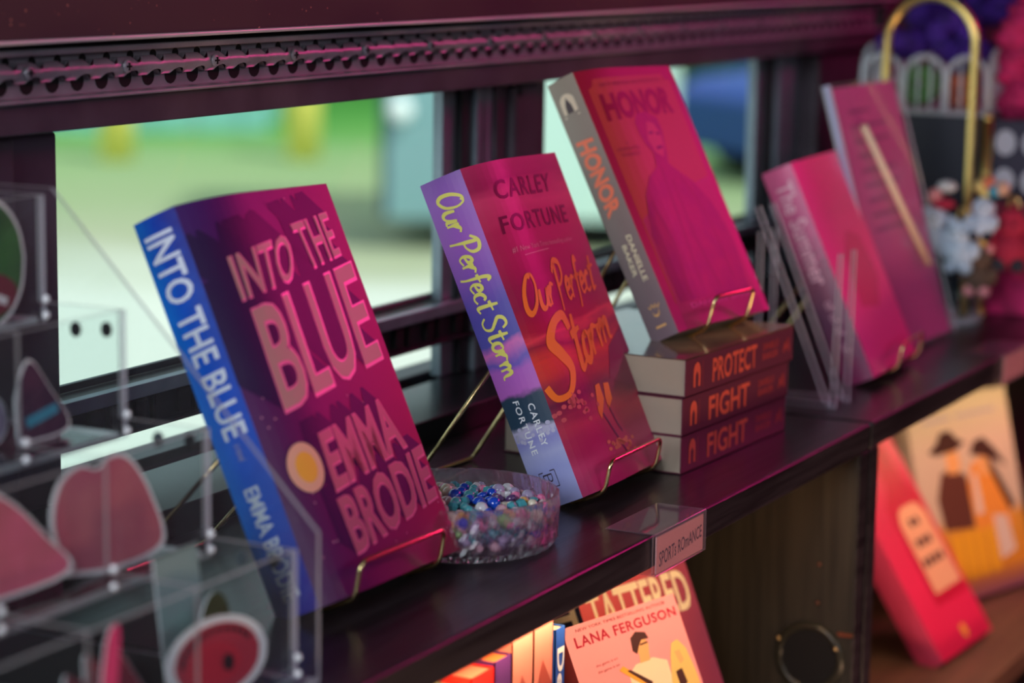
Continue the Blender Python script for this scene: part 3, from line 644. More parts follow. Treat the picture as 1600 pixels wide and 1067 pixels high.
# ------------------------------------------------------------------ glass dish of beads
DX, DY, DR, DH = 1.207, .0915, .0575, .031
glass = bpy.data.materials.new('pressed_glass'); glass.use_nodes = True; nt = glass.node_tree; nt.nodes.remove(nt.nodes['Principled BSDF'])
g1 = nt.nodes.new('ShaderNodeBsdfGlass'); g1.inputs['IOR'].default_value = 1.42; g1.inputs['Roughness'].default_value = .03; g1.inputs['Color'].default_value = (1, .95, .98, 1)
g2 = nt.nodes.new('ShaderNodeBsdfTransparent'); g2.inputs['Color'].default_value = (1, .96, .99, 1); g3 = nt.nodes.new('ShaderNodeBsdfTranslucent'); g3.inputs['Color'].default_value = (.95, .82, .92, 1)
x1 = nt.nodes.new('ShaderNodeMixShader'); x1.inputs[0].default_value = .4; nt.links.new(g1.outputs[0], x1.inputs[1]); nt.links.new(g2.outputs[0], x1.inputs[2])
x2 = nt.nodes.new('ShaderNodeMixShader'); x2.inputs[0].default_value = .10; nt.links.new(x1.outputs[0], x2.inputs[1]); nt.links.new(g3.outputs[0], x2.inputs[2]); nt.links.new(x2.outputs[0], nt.nodes['Material Output'].inputs['Surface'])
root = empty('glass_bead_dish', (DX, DY, 0), 'small round fluted clear glass dish full of beads', 'glass dish')
m = MB(); NF = 30
def flute(a, j, r, z):     # cut-glass diamonds: ridges swap place on every row
    if 1 <= j <= 7: 
        k = (a * NF / (2 * PI) + (.5 if j % 2 else 0)) % 1; return r * (1 + .030 * (1 - 2 * abs(k - .5)) * (.3 if j in (1, 7) else 1))
    return r
prof = [(.0, .0006), (DR * .93, .0006), (DR * .965, .005), (DR * .965, .0095), (DR * .97, .014), (DR * .975, .0185), (DR * .98, .0235), (DR * .985, DH), (DR * .95, DH), (DR * .945, .026), (DR * .935, .012), (DR * .93, .0045), (0, .0045)]
m.lathe(prof, (DX, DY, 0), glass, 120, flute); d = m.build('dish', smooth=False); kids(root, d)
bead_cols = {'blue': (.01, .07, .55), 'teal': (.10, .50, .58), 'pale lilac': (.55, .48, .72), 'rose pink': (.80, .22, .42), 'cream': (.82, .76, .58), 'clear white': (.80, .80, .86), 'amber': (.75, .42, .10), 'dark plum': (.10, .05, .16), 'pale pink': (.85, .55, .62), 'green': (.25, .52, .16)}
bm_ = {}
for k, c in bead_cols.items():
    bm_[k] = mat('bead_' + k.replace(' ', '_'), c, .12, 0, trans=.35 if k in ('teal', 'pale lilac', 'clear white', 'pale pink') else 0, coat=.7)
protos = {}
def bead_mesh(k, shape):
    key = (k, shape)
    if key in protos: return protos[key]
    q = MB()
    if shape == 'round': q.ball((0, 0, 0), 1, bm_[k], 12, 8)
    elif shape == 'faceted': q.ball((0, 0, 0), 1, bm_[k], 6, 4)
    elif shape == 'disc': q.ball((0, 0, 0), 1, bm_[k], 12, 6, (1, 1, .55))
    else:
        pts = [(1.3 * (1 if i % 2 == 0 else .55) * math.cos(PI * i / 5), 1.3 * (1 if i % 2 == 0 else .55) * math.sin(PI * i / 5), -.4) for i in range(10)]; q.prism(pts, Vector((0, 0, .8)), bm_[k])
    o = q.build('bead', smooth=(shape in ('round', 'disc'))); me = o.data; bpy.data.objects.remove(o); protos[key] = me; return me
placed = []
rb = random.Random(3); R = DR * .925
top_n = 0; lowvs = MB()
def surf(x, y):   # heap height
    r = math.hypot(x - DX, y - DY) / R; return .0215 + .003 * (1 - r * r)
tries = 0; pts = []
while tries < 6000 and len(pts) < 150:
    tries += 1; a = rb.uniform(0, 2 * PI); r = R * math.sqrt(rb.random()); br_ = rb.uniform(.0028, .0042)
    if r + br_ > R: continue
    x, y = DX + r * math.cos(a), DY + r * math.sin(a)
    if all((x - p[0]) ** 2 + (y - p[1]) ** 2 > (br_ + p[2]) ** 2 * .93 for p in pts): pts.append((x, y, br_))
names = list(bead_cols)
for x, y, r in pts:
    dx = (x - DX) / R; dy = (y - DY) / R; u = rb.random(); band = dx * .48 - dy * .88
    if -.1 < band < .38 and u < .7: k = rb.choice(['blue', 'teal', 'teal', 'blue', 'clear white'])
    elif band < -.1 and u < .75: k = rb.choice(['cream', 'cream', 'rose pink', 'amber', 'pale pink'])
    else: k = rb.choice(names)
    shape = rb.choice(['round', 'round', 'faceted', 'disc', 'star' if k in ('cream', 'clear white') else 'faceted'])
    o = bpy.data.objects.new('bead', bead_mesh(k, shape)); COL.objects.link(o); o.location = (x, y, surf(x, y) + rb.uniform(-.0006, .0006)); o.scale = (r, r, r); o.rotation_euler = (rb.uniform(-.4, .4), rb.uniform(-.4, .4), rb.uniform(0, 6))
    tag(o, '%s %s bead lying in the glass dish' % (k, {'disc': 'flat'}.get(shape, shape)), 'bead', '%s %s beads in the glass dish' % (k, {'disc': 'flat'}.get(shape, shape)))
for lay in range(4):
    z = .0078 + lay * .0041; n = 0; L = []
    for _ in range(700):
        a = rb.uniform(0, 2 * PI); r = R * (rb.random() ** .3); b_ = rb.uniform(.0022, .0032)
        if r + b_ > R: continue
        x, y = DX + r * math.cos(a), DY + r * math.sin(a)
        if all((x - p[0]) ** 2 + (y - p[1]) ** 2 > (b_ + p[2]) ** 2 * .95 for p in L):
            L.append((x, y, b_)); k = rb.choice(['pale pink', 'pale lilac', 'pale pink'] if lay == 0 else ['dark plum', 'dark plum', 'teal', 'pale lilac', 'blue'] if lay == 1 else ['pale lilac', 'pale pink', 'teal', 'amber', 'clear white', 'rose pink', 'green'])
            lowvs.ball((x, y, z), b_, bm_[k], 8, 6)
o = lowvs.build('bead_fill', smooth=True); tag(setorigin(o), 'tightly packed small pastel and plum beads filling the glass dish below its surface', 'beads', kind='stuff')

# ------------------------------------------------------------------ clear shelf-edge tags
def shelf_tag(x0, x1, text, label):
    root = empty('shelf_tag_holder', ((x0 + x1) / 2, -.002, -.026), label, 'label holder', 'clear label holders clipped on the shelf edge')
    cl = clear_mat('tag_plastic', (.93, .88, .93), gloss=.16, body=.10, bodycol=(.9, .8, .9)); t = .0006
    m = MB(); m.box(x0, x1, -.0030, .030, .0006, .0012, cl); m.box(x0, x1, -.0036, -.0030, -.024, .0012, cl); m.box(x0, x1, -.0012, -.0006, -.024, .0004, cl); m.box(x0, x1, -.0036, .008, -.0246, -.0240, cl)
    a = m.build('clear_clip', bevel=.0002)
    m = MB(); m.box(x0 + .003, x1 - .003, -.0027, -.0018, -.0235, -.0012, mat('tag_card', (.80, .42, .36), .6))
    Wf = lambda a_, b_, off=0: Vector((x0 + a_ * (x1 - x0), -.0027 - off, -.0235 + b_ * .0225))
    if text: put_text(m, Wf, text, ((.09, .55), (.93, .72), (.93, .38), (.09, .15)), ink('marker', (.06, .01, .05)), .0001, .01)
    pc = m.build('paper_card', weld=False); kids(root, a, pc); pc.parent = a; return root
shelf_tag(1.274, 1.350, 'SPORTs ROmANCE', 'clear label holder on the shelf edge with a handwritten sports romance card')
shelf_tag(2.00, 2.075, '', 'blurred pink label holder clipped to the shelf edge at the far right')

# ------------------------------------------------------------------ stepped acrylic sticker display
XR, XL = .932, .60
yk = [.0277, .0764, .1244, .172]; zk = [.004, .0565, .109, .161]; ph = .062; YB = .222
root = empty('acrylic_sticker_bin', (.77, .12, 0), 'large stepped clear acrylic bin holding stickers at the left end of the shelf', 'display bin')
def pane(name, pts, ext, edge=True):
    m = MB(); m.prism(pts, Vector(ext), acrylic, acrylic_edge); o = m.build(name); kids(root, o); return o
pane('side_panel', [(XR, .018, .0008), (XR, .018, .0735), (XR, .170, .2256), (XR, YB, .2256), (XR, YB, .0008)], (.0026, 0, 0))
pane('base_panel', [(XL, .018, .0008), (XR, .018, .0008), (XR, YB, .0008), (XL, YB, .0008)], (0, 0, .0026))
pane('back_panel', [(XL, YB, .001), (XR, YB, .001), (XR, YB, .2256), (XL, YB, .2256)], (0, .0026, 0))
step = [(yk[0], .0035)]
for i in range(4):
    step += [(yk[i], zk[i] + ph)] + ([(yk[i + 1], zk[i] + ph)] if i < 3 else [])
prof_ = [(yk[0], .0035), (yk[0], zk[0] + ph), (yk[1], zk[0] + ph), (yk[1], zk[1] + ph), (yk[2], zk[1] + ph), (yk[2], zk[2] + ph), (yk[3], zk[2] + ph), (yk[3], zk[3] + ph), (YB - .001, zk[3] + ph), (YB - .001, .0035)]
def profile_panel(x, name):
    m = MB(); n = len(prof_); P = [Vector((x, a, b)) for a, b in prof_]; Q = [p + Vector((.0024, 0, 0)) for p in P]
    for base in (P, Q):   # rectangles only, to keep the faces convex
        for i in range(4):
            z0 = .0035 if i == 0 else zk[i - 1] + ph; y0 = yk[i]; z1 = zk[i] + ph; xx = base[0].x
            m.mesh([(xx, y0, z0), (xx, YB - .001, z0), (xx, YB - .001, z1), (xx, y0, z1)], [(0, 1, 2, 3)], acrylic)
    m.mesh(P + Q, [(i, (i + 1) % n, n + (i + 1) % n, n + i) for i in range(n)], acrylic_edge)
    o = m.build(name); kids(root, o)
for x in (.9235, .8475, .7695, .6915): profile_panel(x, 'divider')
for i in range(4):
    pane('front_panel', [(XL, yk[i] - .0026, zk[i]), (.9262, yk[i] - .0026, zk[i]), (.9262, yk[i] - .0026, zk[i] + ph), (XL, yk[i] - .0026, zk[i] + ph)], (0, .0024, 0))
    if i: pane('bin_floor', [(XL, yk[i], zk[i]), (.9232, yk[i], zk[i]), (.9232, YB - .002, zk[i]), (XL, YB - .002, zk[i])], (0, 0, .0024))
for (y, z) in ((.1585, .1570), (.1400, .1585), (.110, .1075), (.0915, .1085), (.062, .055), (.044, .056)):
    m = MB(); n = 14; m.prism([(.9346, y + .0032 * math.cos(2 * PI * i / n), z + .0038 * math.sin(2 * PI * i / n)) for i in range(n)], Vector((.0008, 0, 0)), mat('hole_rim', (.06, .07, .08), .4)); kids(root, m.build('round_plug'))

gd = mat('glint_white', (.95, .97, 1), .15)  # white balls put in as painted glints at the acrylic corners
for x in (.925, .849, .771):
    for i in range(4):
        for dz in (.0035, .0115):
            m = MB(); m.ball((x, yk[i] - .0036, (zk[i] if i else .003) + dz), .0019, gd, 10, 8); kids(root, m.build('corner_glint', smooth=True))
def sticker(name, pts2, c, yaw, lean, m_face, label, border=.0022, deco=None, th=.0006):
    """die-cut sticker standing in a bin: outline in its own plane, white border, printed face"""
    ex = Vector((math.cos(yaw), math.sin(yaw), 0)); n_ = Vector((-math.sin(yaw), math.cos(yaw), 0)); ez = Vector((0, 0, math.cos(lean))) + n_ * math.sin(lean); ey = ex.cross(ez) * -1
    fr = ez.cross(ex).normalized(); fr = -fr if fr.y > 0 else fr
    c = Vector(c); f = lambda a, b, off=0: c + ex * a + ez * b + fr * off
    m = MB(); L = smooth_line(list(pts2) + [pts2[0]], 5)[:-1]
    cx = sum(p[0] for p in L) / len(L); cy = sum(p[1] for p in L) / len(L)
    out = [(cx + (p[0] - cx) * (1 + border / .03), cy + (p[1] - cy) * (1 + border / .03)) for p in L]
    bm = bmesh.new(); vs = [bm.verts.new((x, y, 0)) for x, y in out]; fc = bm.faces.new(vs); bmesh.ops.triangulate(bm, faces=[fc]); bm.verts.index_update()
    wh = mat('sticker_border', (.85, .86, .88), .35)
    T = [tuple(v.index for v in q.verts) for q in bm.faces]; n = len(out)
    m.mesh([f(*p) for p in out], T, wh); m.mesh([f(*p, -th) for p in out], T, wh); m.mesh([f(*p) for p in out] + [f(*p, -th) for p in out], [(i, (i + 1) % n, n + (i + 1) % n, n + i) for i in range(n)], wh); bm.free()
    put_poly(m, f, L, m_face, .0002, 2)
    if deco: deco(m, f)
    o = m.build(name, weld=False); tag(setorigin(o), label, 'sticker'); return o
def ell(rx, ry, cy=0, n=14, w=0): return [(rx * math.cos(2 * PI * i / n) * (1 + (w if i % 2 else -w)), cy + ry * math.sin(2 * PI * i / n) * (1 + (w if i % 2 else -w))) for i in range(n)]
roseS = mat('sticker_dusty_rose', (.55, .16, .19), .5, c2=(.45, .09, .15), nscale=30); pinkS = mat('sticker_pink', (.72, .14, .24), .5, c2=(.52, .12, .16), nscale=40)
redS = mat('sticker_red', (.50, .03, .06), .5); hotS = mat('sticker_hot_pink', (1, .07, .25), .4); greenS = mat('sticker_leaf_green', (.06, .22, .06), .4, c2=(.03, .09, .04), nscale=30); navyS = mat('sticker_navy', (.03, .02, .05), .4, c2=(.10, .04, .08), nscale=50)
tealS = mat('sticker_teal_card', (.24, .38, .37), .5); oliveS = mat('sticker_olive', (.07, .09, .03), .4); maroonS = mat('sticker_maroon', (.20, .03, .05), .5)
sticker('die_cut_sticker', [(-.030, .0), (-.034, .022), (-.026, .038), (-.012, .044), (0, .041), (.012, .045), (.024, .040), (.034, .022), (.036, .0), (.0, -.004)], (.875, .094, .0645), -.05, .18, roseS, 'dusty rose crown-shaped sticker with pale border in the second tier of the clear bin')
sticker('die_cut_sticker', [(-.034, 0), (-.036, .028), (-.02, .048), (.004, .040), (.024, .02), (.034, .002)], (.806, .094, .0645), -.05, .2, pinkS, 'pink rounded sticker at the left edge in the second tier of the clear bin')
sticker('die_cut_sticker', ell(.030, .026, .026), (.808, .195, .168), 0, .15, greenS, 'leafy green sticker in the back tier of the clear bin', deco=None)
sticker('die_cut_sticker', ell(.028, .030, .028), (.8935, .178, .1645), 0, .05, greenS, 'round green and maroon sticker at the top right of the clear bin', deco=lambda m, f: (put_ell(m, f, .0, .012, .022, .011, mat('sticker_maroon', (.2, .03, .05)), .0004), put_line(m, f, smooth_line([(-.022, .042), (-.012, .02), (.014, .008)]), .002, white_i, .0006)))
sticker('die_cut_sticker', [(-.014, 0), (-.012, .020), (.0, .036), (.012, .022), (.022, .002)], (.886, .143, .1135), .0, .15, navyS, 'dark pointed sticker with blue stripe in the third tier of the clear bin', deco=lambda m, f: put_line(m, f, [(-.008, .008), (.016, .012)], .0025, ink('sky', (.05, .35, .5)), .0005))
sticker('die_cut_sticker', ell(.016, .012, .012), (.858, .150, .1135), .0, .2, mat('sticker_lilac', (.30, .22, .34), .5), 'pale lilac sticker lying beside the dark pointed one in the clear bin')
sticker('die_cut_sticker', ell(.029, .016, .014), (.886, .040, .0075), -.12, .2, redS, 'red oval sticker with pale pink lettered rim in the bottom tier of the clear bin', border=.006,
        deco=lambda m, f: (put_ell(m, f, -.004, .012, .019, .010, mat('sticker_red2', (.62, .02, .05), .5), .0004), put_ell(m, f, .006, .011, .004, .004, dark_i, .0006), [put_ell(m, f, .0245 * math.cos(a), .014 + .0130 * math.sin(a), .0016, .0016, dark_i, .0006, 8) for a in [PI * .15 + i * .21 for i in range(13)]]))
sticker('die_cut_sticker', [(-.026, 0), (-.024, .030), (-.012, .026), (-.008, .036), (.004, .028), (.010, .034), (.020, .024), (.026, .0)], (.810, .046, .0080), 0, .2, maroonS, 'dark red jagged sticker in the bottom tier at the lower left', border=.0008)
sticker('die_cut_sticker', [(-.012, 0), (-.006, .02), (.003, .046), (.012, .048), (.006, .02), (.002, 0)], (.795, .034, .0085), 0, .1, hotS, 'bright hot pink strip sticker standing in the bottom tier at the lower left', border=0)
sticker('die_cut_sticker', [(-.017, 0), (-.0172, .03), (-.017, .0575), (-.016, .058), (.016, .058), (.017, .0575), (.0172, .03), (.017, 0)], (.893, .064, .0080), 0, .12, tealS, 'pale teal card behind the red oval sticker in the bottom tier', border=0)
sticker('die_cut_sticker', ell(.012, .017, .020), (.9085, .058, .0080), 0, .05, oliveS, 'dark olive round sticker next to the right wall of the clear bin', border=0)

# ------------------------------------------------------------------ clear acrylic easel, pink book, sign holder
root = empty('clear_acrylic_easel', (1.72, .075, 0), 'empty clear acrylic book easel between the book stack and the pink book', 'book stand')
pr = [(.0420, .0010), (.1060, .1485), (.1090, .1470), (.0480, .0035), (.108, .0035), (.108, .001)]
for x in (1.7000, 1.7300):
    m = MB(); 
    m.prism([(x, .0440, .0010), (x, .1060, .1500), (x, .1100, .1485), (x, .0500, .0045)], Vector((.004, 0, 0)), acrylic, acrylic_edge)
    m.prism([(x, .0405, .0010), (x, .0395, .118), (x, .0425, .118), (x, .0450, .0010)], Vector((.004, 0, 0)), acrylic, acrylic_edge)
    m.prism([(x, .0405, .0006), (x, .0405, .0045), (x, .105, .0045), (x, .105, .0006)], Vector((.004, 0, 0)), acrylic, acrylic_edge)
    m.prism([(x, .103, .0006), (x, .103, .13), (x, .107, .13), (x, .107, .0006)], Vector((.004, 0, 0)), acrylic, acrylic_edge)
    kids(root, m.build('side_frame'))
m = MB(); m.box(1.7042, 1.7298, .042, .106, .0010, .0036, acrylic); kids(root, m.build('base_plate'))

D = Book((1.8022, .0453, .008), .0797, .418, .1395, .0258, .1823, .12)
mD = print_mat('cover_hot_pink', [(0, (.98, .06, .32)), (.25, (.94, .08, .36)), (.5, (.98, .06, .32)), (.75, (.85, .07, .28)), (1, (1, .06, .30))], None, .06, 3)
mDs = print_mat('spine_pink_grey', [(0, (.35, .03, .14)), (.3, (.22, .08, .16)), (.5, (.30, .10, .18)), (.7, (.62, .12, .30)), (1, (.75, .12, .32))], None, .2, 6)
def artD(mb, Wf):
    put_poly(mb, Wf, [(.25, .30), (.30, .55), (.5, .64), (.74, .60), (.82, .4), (.6, .27)], ink('rose_figure', (.75, .06, .20)), .0003)
    put_text(mb, Wf, 'The Summer', ((-.2, .93), (-.2, .46), (-.72, .46), (-.72, .93)), ink('pale_pink', (.9, .5, .66)), .0004, .02)
    for k, b in enumerate((.36, .30, .24, .16)): put_text(mb, Wf, 'of', ((-.3, b + .02), (-.3, b - .02), (-.6, b - .02), (-.6, b + .02)), ink('pale_pink', (.9, .5, .66)), .0004)
D.build('paperback_book', 'bright pink paperback behind the empty clear easel', (mD, mDs, mDs), artD)
easel(D, 'gold wire easel holding the bright pink paperback', .045, .115, 0, (.0, .175))

# slanted sign holder
E_ = Book((1.9265, .0719, .003), -.0121, .2799, .1701, .006, .2351, .001)
root = empty('acrylic_sign_holder', tuple(E_.P(.085, -.02, 0)), 'leaning clear acrylic sign holder with a mauve printed sheet', 'sign holder')
m = MB()
def slab(mb, u0, u1, d0, d1, v0, v1, mt, side=None):
    P = E_.P; mb.prism([P(u0, d0, v0), P(u1, d0, v0), P(u1, d0, v1), P(u0, d0, v1)], -E_.ey * (d1 - d0), mt, side)
slab(m, 0, .1701, -.001, .001, 0, .2351, sign_clear, acrylic_edge); kids(root, m.build('front_pane'))
m = MB(); slab(m, 0, .1701, -.0075, -.0055, 0, .2351, acrylic, acrylic_edge); kids(root, m.build('back_pane'))
m = MB(); slab(m, 0, .006, -.0055, -.001, 0, .2351, mat('acrylic_blue_edge', (.42, .45, .70), .2)); kids(root, m.build('edge_bar'))
m = MB(); slab(m, .0065, .163, -.0048, -.0020, .002, .232, print_mat('sheet_mauve', [(0, (.62, .12, .34)), (.3, (.50, .09, .28)), (.42, (.70, .28, .54)), (.7, (.74, .34, .58)), (1, (.66, .30, .54))], None, .06, 4))
Wf = lambda a, b, off=0: E_.P(a * .1701, -.0020 + off, b * .2351)
for i in range(9):
    b = .90 - i * .055; put_poly(m, Wf, [(.2, b), (.2 + .5 * (1 if i % 3 else .6), b), (.2 + .5 * (1 if i % 3 else .6), b - .014), (.2, b - .014)], ink('mauve_text', (.30, .07, .20)), .0002, 2)
kids(root, m.build('printed_sheet', weld=False))
m = MB(); m.prism([E_.P(.02, -.0078, .02), E_.P(.15, -.0078, .02), E_.P(.15, -.0078, .15), E_.P(.02, -.0078, .15)], Vector((0, .002, 0)), acrylic, acrylic_edge)
m2 = MB(); m2.box(1.93, 2.09, .075, .16, .0005, .003, acrylic); kids(root, m2.build('foot_plate'))
m = MB(); m.tube([E_.P(.047, .004, .196), E_.P(.128, .004, .066)], .0032, mat('rod_tan', (.90, .72, .50), .5), 10)  # tan tube set diagonally in front of the sheet
tag(setorigin(m.build('tan_rod', smooth=True)), 'thin tan rod across the mauve sign', 'stick')

# ------------------------------------------------------------------ gold arch stands with charms
def arch_stand(x, y0, y1, zt, rad, label, cup=True):
    root = empty('gold_arch_stand', (x, (y0 + y1) / 2, 0), label, 'display stand', 'gold display stands at the right end')
    R_ = (y1 - y0) / 2; zc = zt - R_; c = (y0 + y1) / 2
    pts = [(x, y0, .004), (x, y0, zc * .5), (x, y0, zc)] + [(x, c - R_ * math.cos(a), zc + R_ * math.sin(a)) for a in [PI * i / 20 for i in range(1, 20)]] + [(x, y1, zc), (x, y1, zc * .5), (x, y1, .004)]
    m = MB(); m.tube(pts, rad, gold_sat, 12); a = m.build('arch', smooth=True)
    m = MB(); m.lathe([(0, .0006), (R_ + .014, .0006), (R_ + .016, .004), (R_ + .014, .006), (0, .006)], (x, c, 0), acrylic_edge, 40); b = m.build('round_base', smooth=True)
    kids(root, a, b)
    if cup:
        m = MB(); m.lathe([(R_ + .014, .006), (R_ + .015, .030), (R_ + .013, .030), (R_ + .012, .006)], (x, c, 0), acrylic, 40); kids(root, m.build('clear_rim', smooth=True))
    return root
arch_stand(2.165, .084, .168, .2985, .0042, 'tall gold arch stand hung with charms in front of the black box')
m = MB(); m.tube([(2.212, .0825, .004), (2.212, .0825, .1), (2.212, .0825, .186)], .0045, gold_sat, 12); m.ball((2.212, .0825, .1865), .0047, gold_sat); m.lathe([(0, .0006), (.0062, .0006), (.0062, .004), (0, .005)], (2.212, .0825, 0), gold_sat, 24)
tag(setorigin(m.build('gold_post', smooth=True)), 'short gold post to the right of the tall gold arch', 'display stand')
def plush(c, s, cm, cm2, label, hat=None):
    root = empty('plush_charm', (c[0], c[1], c[2] - 1.9 * s), label, 'plush charm', 'plush charms on the gold arch')
    m = MB(); m.ball((c[0], c[1], c[2] - .8 * s), .95 * s, cm, 16, 12, (1, 1, 1.1)); 
    for dy in (-1, 1): m.ball((c[0] - .3 * s, c[1] + dy * .95 * s, c[2] - .5 * s), .38 * s, cm, 12, 8, (1, .9, 1.5)); m.ball((c[0] - .5 * s, c[1] + dy * .5 * s, c[2] - 1.55 * s), .42 * s, cm2, 12, 8)
    b = m.build('body', smooth=True)
    m = MB(); m.ball((c[0], c[1], c[2] + .55 * s), .85 * s, cm, 16, 12, (1, 1.05, .95))
    for dy in (-1, 1): m.ball((c[0], c[1] + dy * .62 * s, c[2] + 1.2 * s), .33 * s, cm2, 12, 8)
    for dy in (-1, 1): m.ball((c[0] - .78 * s, c[1] + dy * .28 * s, c[2] + .65 * s), .10 * s, hole_black, 8, 6)
    h = m.build('head', smooth=True); kids(root, b, h)
    m = MB(); m.tube([(c[0] + .1 * s, c[1] + .8 * s * math.cos(a) * .35, c[2] + 1.55 * s + .5 * s * math.sin(a)) for a in [2 * PI * i / 14 for i in range(14)]], .08 * s, gold_sat, 6, closed=True); kids(root, m.build('key_ring', smooth=True))
    if hat: m = MB(); m.ball((c[0], c[1], c[2] + 1.1 * s), .8 * s, hat, 14, 8, (1, 1, .5)); kids(root, m.build('cap', smooth=True))
plw = mat('plush_white', (.62, .74, .90), .9, noise_amt=.2, nscale=200); plk = mat('plush_black', (.03, .03, .045), .9); plr = mat('plush_red', (.45, .02, .06), .9); plp = mat('plush_pink', (.75, .28, .30), .9); plb = mat('plush_brown', (.12, .07, .05), .9); plt = mat('plush_cream', (.72, .60, .30), .9)
plush((2.15, .112, .088), .0165, plw, plk, 'white plush charm with black paws hanging left of the gold arch leg')
plush((2.145, .083, .078), .0150, plw, plw, 'all-white plush charm hanging just left of the gold arch leg')
plush((2.14, .062, .104), .0120, plw, plk, 'small white and black plush charm right of the gold arch leg')
plush((2.15, .066, .055), .0140, plb, plp, 'brown plush charm low down inside the gold arch')
plush((2.16, .040, .085), .0170, plr, plk, 'dark red plush charm at the right edge under the black dotted box', hat=plr)
def charm_beads(c, label):
    m = MB(); cs = [(.75, .6, .2), (.7, .2, .1), (.05, .35, .5), (.75, .45, .3)]
    for i, cc in enumerate(cs): m.ball((c[0], c[1] - i * .0065, c[2] + .004 * math.sin(i * 2)), .0068, mat('charm_%d' % i, cc, .4), 12, 8)
    tag(setorigin(m.build('bead_charm', smooth=True)), label, 'charm')
charm_beads((2.13, .062, .131), 'string of yellow, orange and teal charm beads beside the short gold post')
m = MB(); m.ball((2.14, .097, .128), .008, mat('pearl', (.6, .6, .62), .3), 12, 8, (.8, 1.2, .7)); m.ball((2.14, .108, .119), .007, plp, 12, 8); m.ball((2.14, .1, .112), .0085, plr, 12, 8, (1, 1.4, .6))
tag(setorigin(m.build('trinket_charm', smooth=True)), 'small silver, pink and red trinket hanging left of the gold arch', 'charm')

# black box, scalloped clear basket, scrunchies
boxm = mat('black_box', (.012, .013, .028), .45)
m = MB(); m.box(2.224, 2.40, .094, .215, .0006, .186, boxm); tag(setorigin(m.build('black_riser_box', bevel=.001)), 'plain black box standing behind the gold arch', 'box')
root = empty('scalloped_clear_basket', (2.31, .145, .1862), 'clear basket with scalloped arched rim on top of the black box', 'basket')
bx0, bx1, by0, by1, bz0 = 2.226, 2.398, .088, .213, .1864
m = MB(); m.box(bx0, bx1, by0, by1, bz0, bz0 + .004, acrylic_edge); kids(root, m.build('basket_floor'))
def fence(axis, fixed, a0, a1, n):
    m = MB(); w = (a1 - a0) / n
    for i in range(n):
        c = a0 + (i + .5) * w; r = w * .46
        pts = [(c - r, bz0 + .004), (c - r, bz0 + .036)] + [(c - r * math.cos(a), bz0 + .036 + r * math.sin(a)) for a in [PI * k / 10 for k in range(1, 10)]] + [(c + r, bz0 + .036), (c + r, bz0 + .004)]
        P = [((fixed, p[0], p[1]) if axis == 'x' else (p[0], fixed, p[1])) for p in pts]; m.tube(P, .0026, acrylic_edge, 8)
        for q in (-.33, .33): 
            b = c + q * r; m.tube([((fixed, b, bz0 + .004) if axis == 'x' else (b, fixed, bz0 + .004)), ((fixed, b, bz0 + .036 + r * .8) if axis == 'x' else (b, fixed, bz0 + .036 + r * .8))], .0016, acrylic_edge, 6)
    return m.build('scalloped_wall', smooth=True)
kids(root, fence('x', bx0, by0, by1, 3), fence('x', bx1, by0, by1, 3), fence('y', by0, bx0, bx1, 3), fence('y', by1, bx0, bx1, 3))
prp = mat('scrunchie_purple', (.09, .02, .36), .85, c2=(.03, .008, .14), nscale=60); mag = mat('scrunchie_magenta', (.75, .02, .17), .8, c2=(.35, .01, .08), nscale=50); grn = mat('scrunchie_green', (.10, .26, .06), .9); org = mat('scrunchie_orange', (.5, .08, .02), .9)
def scrunchie(c, R_, r, mt, ax, label, grp=None):
    n, k = 40, 12; a1 = Vector(ax).normalized(); u = a1.orthogonal().normalized(); w = a1.cross(u); vs = []
    for i in range(n):
        t = 2 * PI * i / n
        for j in range(k):
            p = 2 * PI * j / k; rr_ = r * (1 + .22 * math.sin(11 * t + 2 * math.sin(p)) + .1 * math.sin(5 * t + p * 3)); d = u * math.cos(t) + w * math.sin(t); vs.append(Vector(c) + d * (R_ + rr_ * math.cos(p)) + a1 * rr_ * math.sin(p))
    fs = [(i * k + j, ((i + 1) % n) * k + j, ((i + 1) % n) * k + (j + 1) % k, i * k + (j + 1) % k) for i in range(n) for j in range(k)]
    m = MB(); m.mesh(vs, fs, mt); tag(setorigin(m.build('scrunchie', smooth=True)), label, 'scrunchie', grp)
scrunchie((2.262, .185, .250), .014, .011, prp, (.4, .1, 1), 'purple scrunchie at the left corner of the clear basket')
scrunchie((2.262, .135, .262), .015, .012, prp, (1, .2, .3), 'purple scrunchie in the middle of the clear basket under the arch top')
scrunchie((2.268, .118, .240), .012, .011, prp, (.2, .3, 1), 'purple scrunchie behind the right leg of the gold arch')
scrunchie((2.315, .170, .280), .016, .012, prp, (1, .5, .2), 'dark purple scrunchie piled high at the back of the basket')
scrunchie((2.320, .120, .295), .016, .012, prp, (1, -.4, .1), 'topmost purple scrunchie inside the curve of the arch')
scrunchie((2.330, .095, .285), .015, .012, prp, (.7, -.8, .3), 'purple scrunchie next to the magenta ones')
scrunchie((2.255, .165, .213), .012, .009, grn, (1, .1, .1), 'green scrunchie seen through the clear basket wall')
scrunchie((2.258, .125, .208), .010, .008, org, (1, .1, .4), 'orange scrunchie low in the clear basket')
